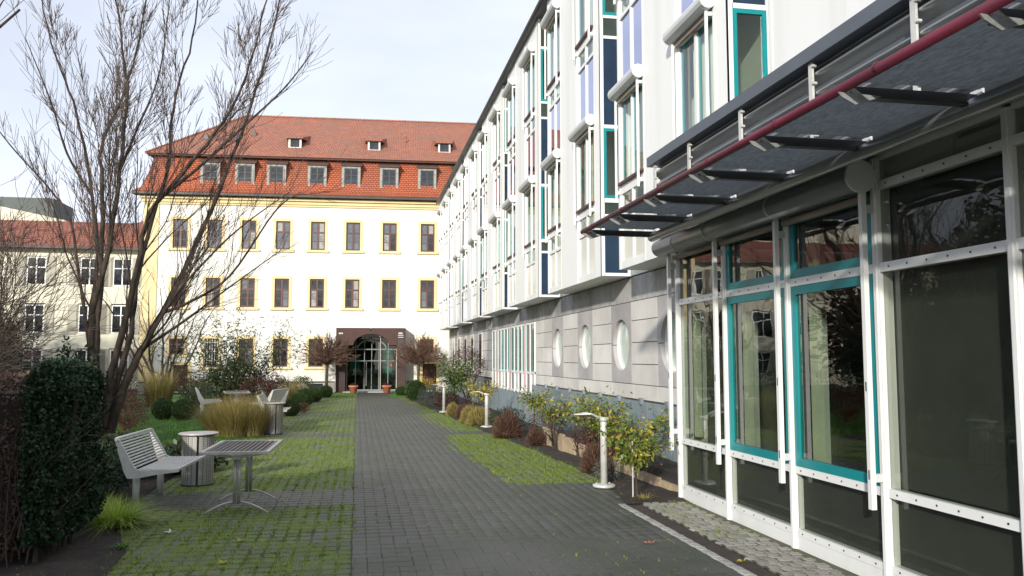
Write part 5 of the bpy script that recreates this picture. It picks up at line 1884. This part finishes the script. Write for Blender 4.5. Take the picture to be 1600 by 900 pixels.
LIMBS = [([(252, 490), (300, 470), (360, 430), (430, 330), (470, 300)], [.2, 0, -.4, -.8, -1.], .035), ([(249, 311), (310, 262), (378, 200), (444, 138), (489, 80)], [.4, .3, .2, .1, 0], .04),
         ([(146, 590), (134, 500), (122, 420), (110, 345), (78, 296), (23, 235), (-5, 200)], [.25, .4, .5, .7, .9, 1.2, 1.3], .04), ([(230, 540), (290, 500), (350, 455), (440, 390)], [.1, .4, .8, 1.4], .035),
         ([(220, 550), (268, 470), (300, 430), (370, 360), (452, 300)], [.1, -.4, -.8, -1.2, -1.7], .035), ([(187, 267), (215, 200), (250, 110), (268, -30)], [-.7, -.5, -.3, 0], .03),
         ([(142, 302), (105, 240), (80, 160), (40, 60)], [1, .8, .5, .2], .03)]
for pl, dep, r0 in LIMBS:
    pts = stem_from_px(pl, dep)
    m = len(pts) - 1
    rad = [r0 * (1 - .75 * q / m) for q in range(m + 1)]
    bt.tube(pts, rad, 7)
    dirs = [(pts[min(q + 1, m)] - pts[max(q - 1, 0)]).normalized() for q in range(m + 1)]
    spawn(tw, pts, rad, dirs, 2.8, 2, .24, .17, .5, 9, .60, .004, .45, .1, .22)
wlink(bt.build('trunk', BARK, None, True), big)
wlink(tw.build('crown', TWIG), big)
ivc = thing('ivy_growth', 'dark leafy growth around the foot of the large bare tree', 'ivy', (-5.25, 16.8, 0))
P, d = ellipsoid_pts(3600, .45, .45, .9, .3, .5); P[:, 2] += .95
V, F = leaf_arrays(P, .085, .6, .2, d, .35)
npmesh('foliage', V, F, LEAF_IVY, ivc)


def bare_tree(name, label, loc, h, r, stems, lvl, kids, lean=.35, up=.1, group=None, m=TWIG, ang=.6, ratio=.5, fine=.3, rmin=.005):
    t = thing(name, label, 'tree' if h > 4 else 'shrub', loc, 0, group)
    a_, b = MB(), MB()
    for k in range(stems):
        a = 2 * math.pi * k / stems + rng.random()
        pts = grow(a_, (.05 * math.cos(a), .05 * math.sin(a), -.05), (lean * math.cos(a), lean * math.sin(a), 1), h * rng.uniform(.75, 1), r, 0, up, .14, fine=fine)
        mm = len(pts) - 1
        dirs = [(pts[min(q + 1, mm)] - pts[max(q - 1, 0)]).normalized() for q in range(mm + 1)]
        rad = [r * (1 - .8 * q / mm) for q in range(mm + 1)]
        spawn(b, pts, rad, dirs, h * .8, lvl, up, .2, ang, kids, ratio, rmin, .5, .22, fine)
    a_.build('trunk', BARK, t); b.build('crown', m, t)
    return t


bare_tree('small_bare_tree', 'thin multi-stemmed bare tree before the left end of the old building', (-7.2, 33.2, 0), 5.2, .06, 7, 2, 7, .45, .05, rmin=.006)
bare_tree('bare_shrub', 'dense leafless shrub behind the brown hedge', (-6.5, 14.4, 0), 4.0, .022, 20, 2, 10, .36, .02, rmin=.004)
bare_tree('bare_shrub', 'leafless shrub spreading between the brown hedge and the bare tree', (-7.6, 18.0, 0), 5.2, .026, 18, 2, 10, .36, .03, rmin=.005)
bare_tree('corner_tree', 'leafless tree whose twigs reach in beside the large bare tree', (-9.2, 13.6, 0), 8.8, .085, 6, 3, 7, .36, .0, ratio=.5, rmin=.004)
for x, y, r_, h, lab in ((-8.6, 21.5, 1.0, 3.0, 'dark conifer-like evergreen behind the leafless shrubs'), (-10.5, 25.0, 1.2, 3.2, 'dark evergreen beside the pale yellow building'), (-12.2, 30, 1.2, 3.0, 'dark evergreen before the pale yellow building wall')):
    shrub('evergreen_tree', lab, 'tree', (x, y, 0), r_, r_, h, 8000, .11, .35, LEAF_IVY, .1, 5, shell=.3, lump=.5)
# trees and a hedge along the garden's left side (mirrored in the pavilion glass)
for k, y in enumerate((9, 14.5, 20, 25.5, 31)):
    bare_tree('boundary_tree', 'leafless boundary tree along the far left side of the garden', (-17.5 + (k % 2), y, 0), 8.5, .13, 3, 2, 10, .3, .02, 'boundary trees', rmin=.012, fine=.5)
for k, (x, y) in enumerate(((-18.5, 27), (-20.5, 32), (-17.8, 36), (-19.5, 40.5), (-23, 37), (-22, 27))):
    t = bare_tree('boundary_tree', 'brown-leaved boundary tree in the far left corner of the garden', (x, y, 0), 9.0, .15, 3, 2, 8, .3, .02, 'brown boundary trees', rmin=.015, fine=.6)
    P, d = ellipsoid_pts(2600, 3.0, 3.0, 4.2, .25, .5, seed=k); P[:, 2] += 4.8
    V, F = leaf_arrays(P, .42, .6, .1, d, .3)
    npmesh('foliage', V, F, LEAF_BROWN, t)
    if y > 35:
        t.scale = (1, 1, .66)
tall = wthing('unseen_shade_hedge', 'tall unseen evergreen hedge added to shade the near paving', 'hedge', (-4.9, -3, 0))  # out of view, added to cast shade over the near ground
V, F = hedge_leaves(22000, -5.5, -4.4, -16, 3.4, .1, 3.5, .16, .6, .35)
wlink(npmesh('foliage', V, F, LEAF_IVY), tall)
wlink(MB().box(-5.35, -4.55, -15.8, 3.2, .0, 3.15).build('inner_foliage', LEAF_IVY), tall)
bdh = wthing('boundary_hedge', 'long dark evergreen hedge closing the left side of the garden', 'hedge', (-15, 18, 0))
V, F = hedge_leaves(26000, -15.8, -14.6, 4, 33, .1, 2.6, .16, .6, .25)
wlink(npmesh('foliage', V, F, LEAF_IVY), bdh)
wlink(MB().box(-15.65, -14.78, 4.2, 32.8, .0, 2.4).build('inner_foliage', LEAF_IVY), bdh)

for o in list(bpy.data.objects):
    if '_w' in o:
        del o['_w']
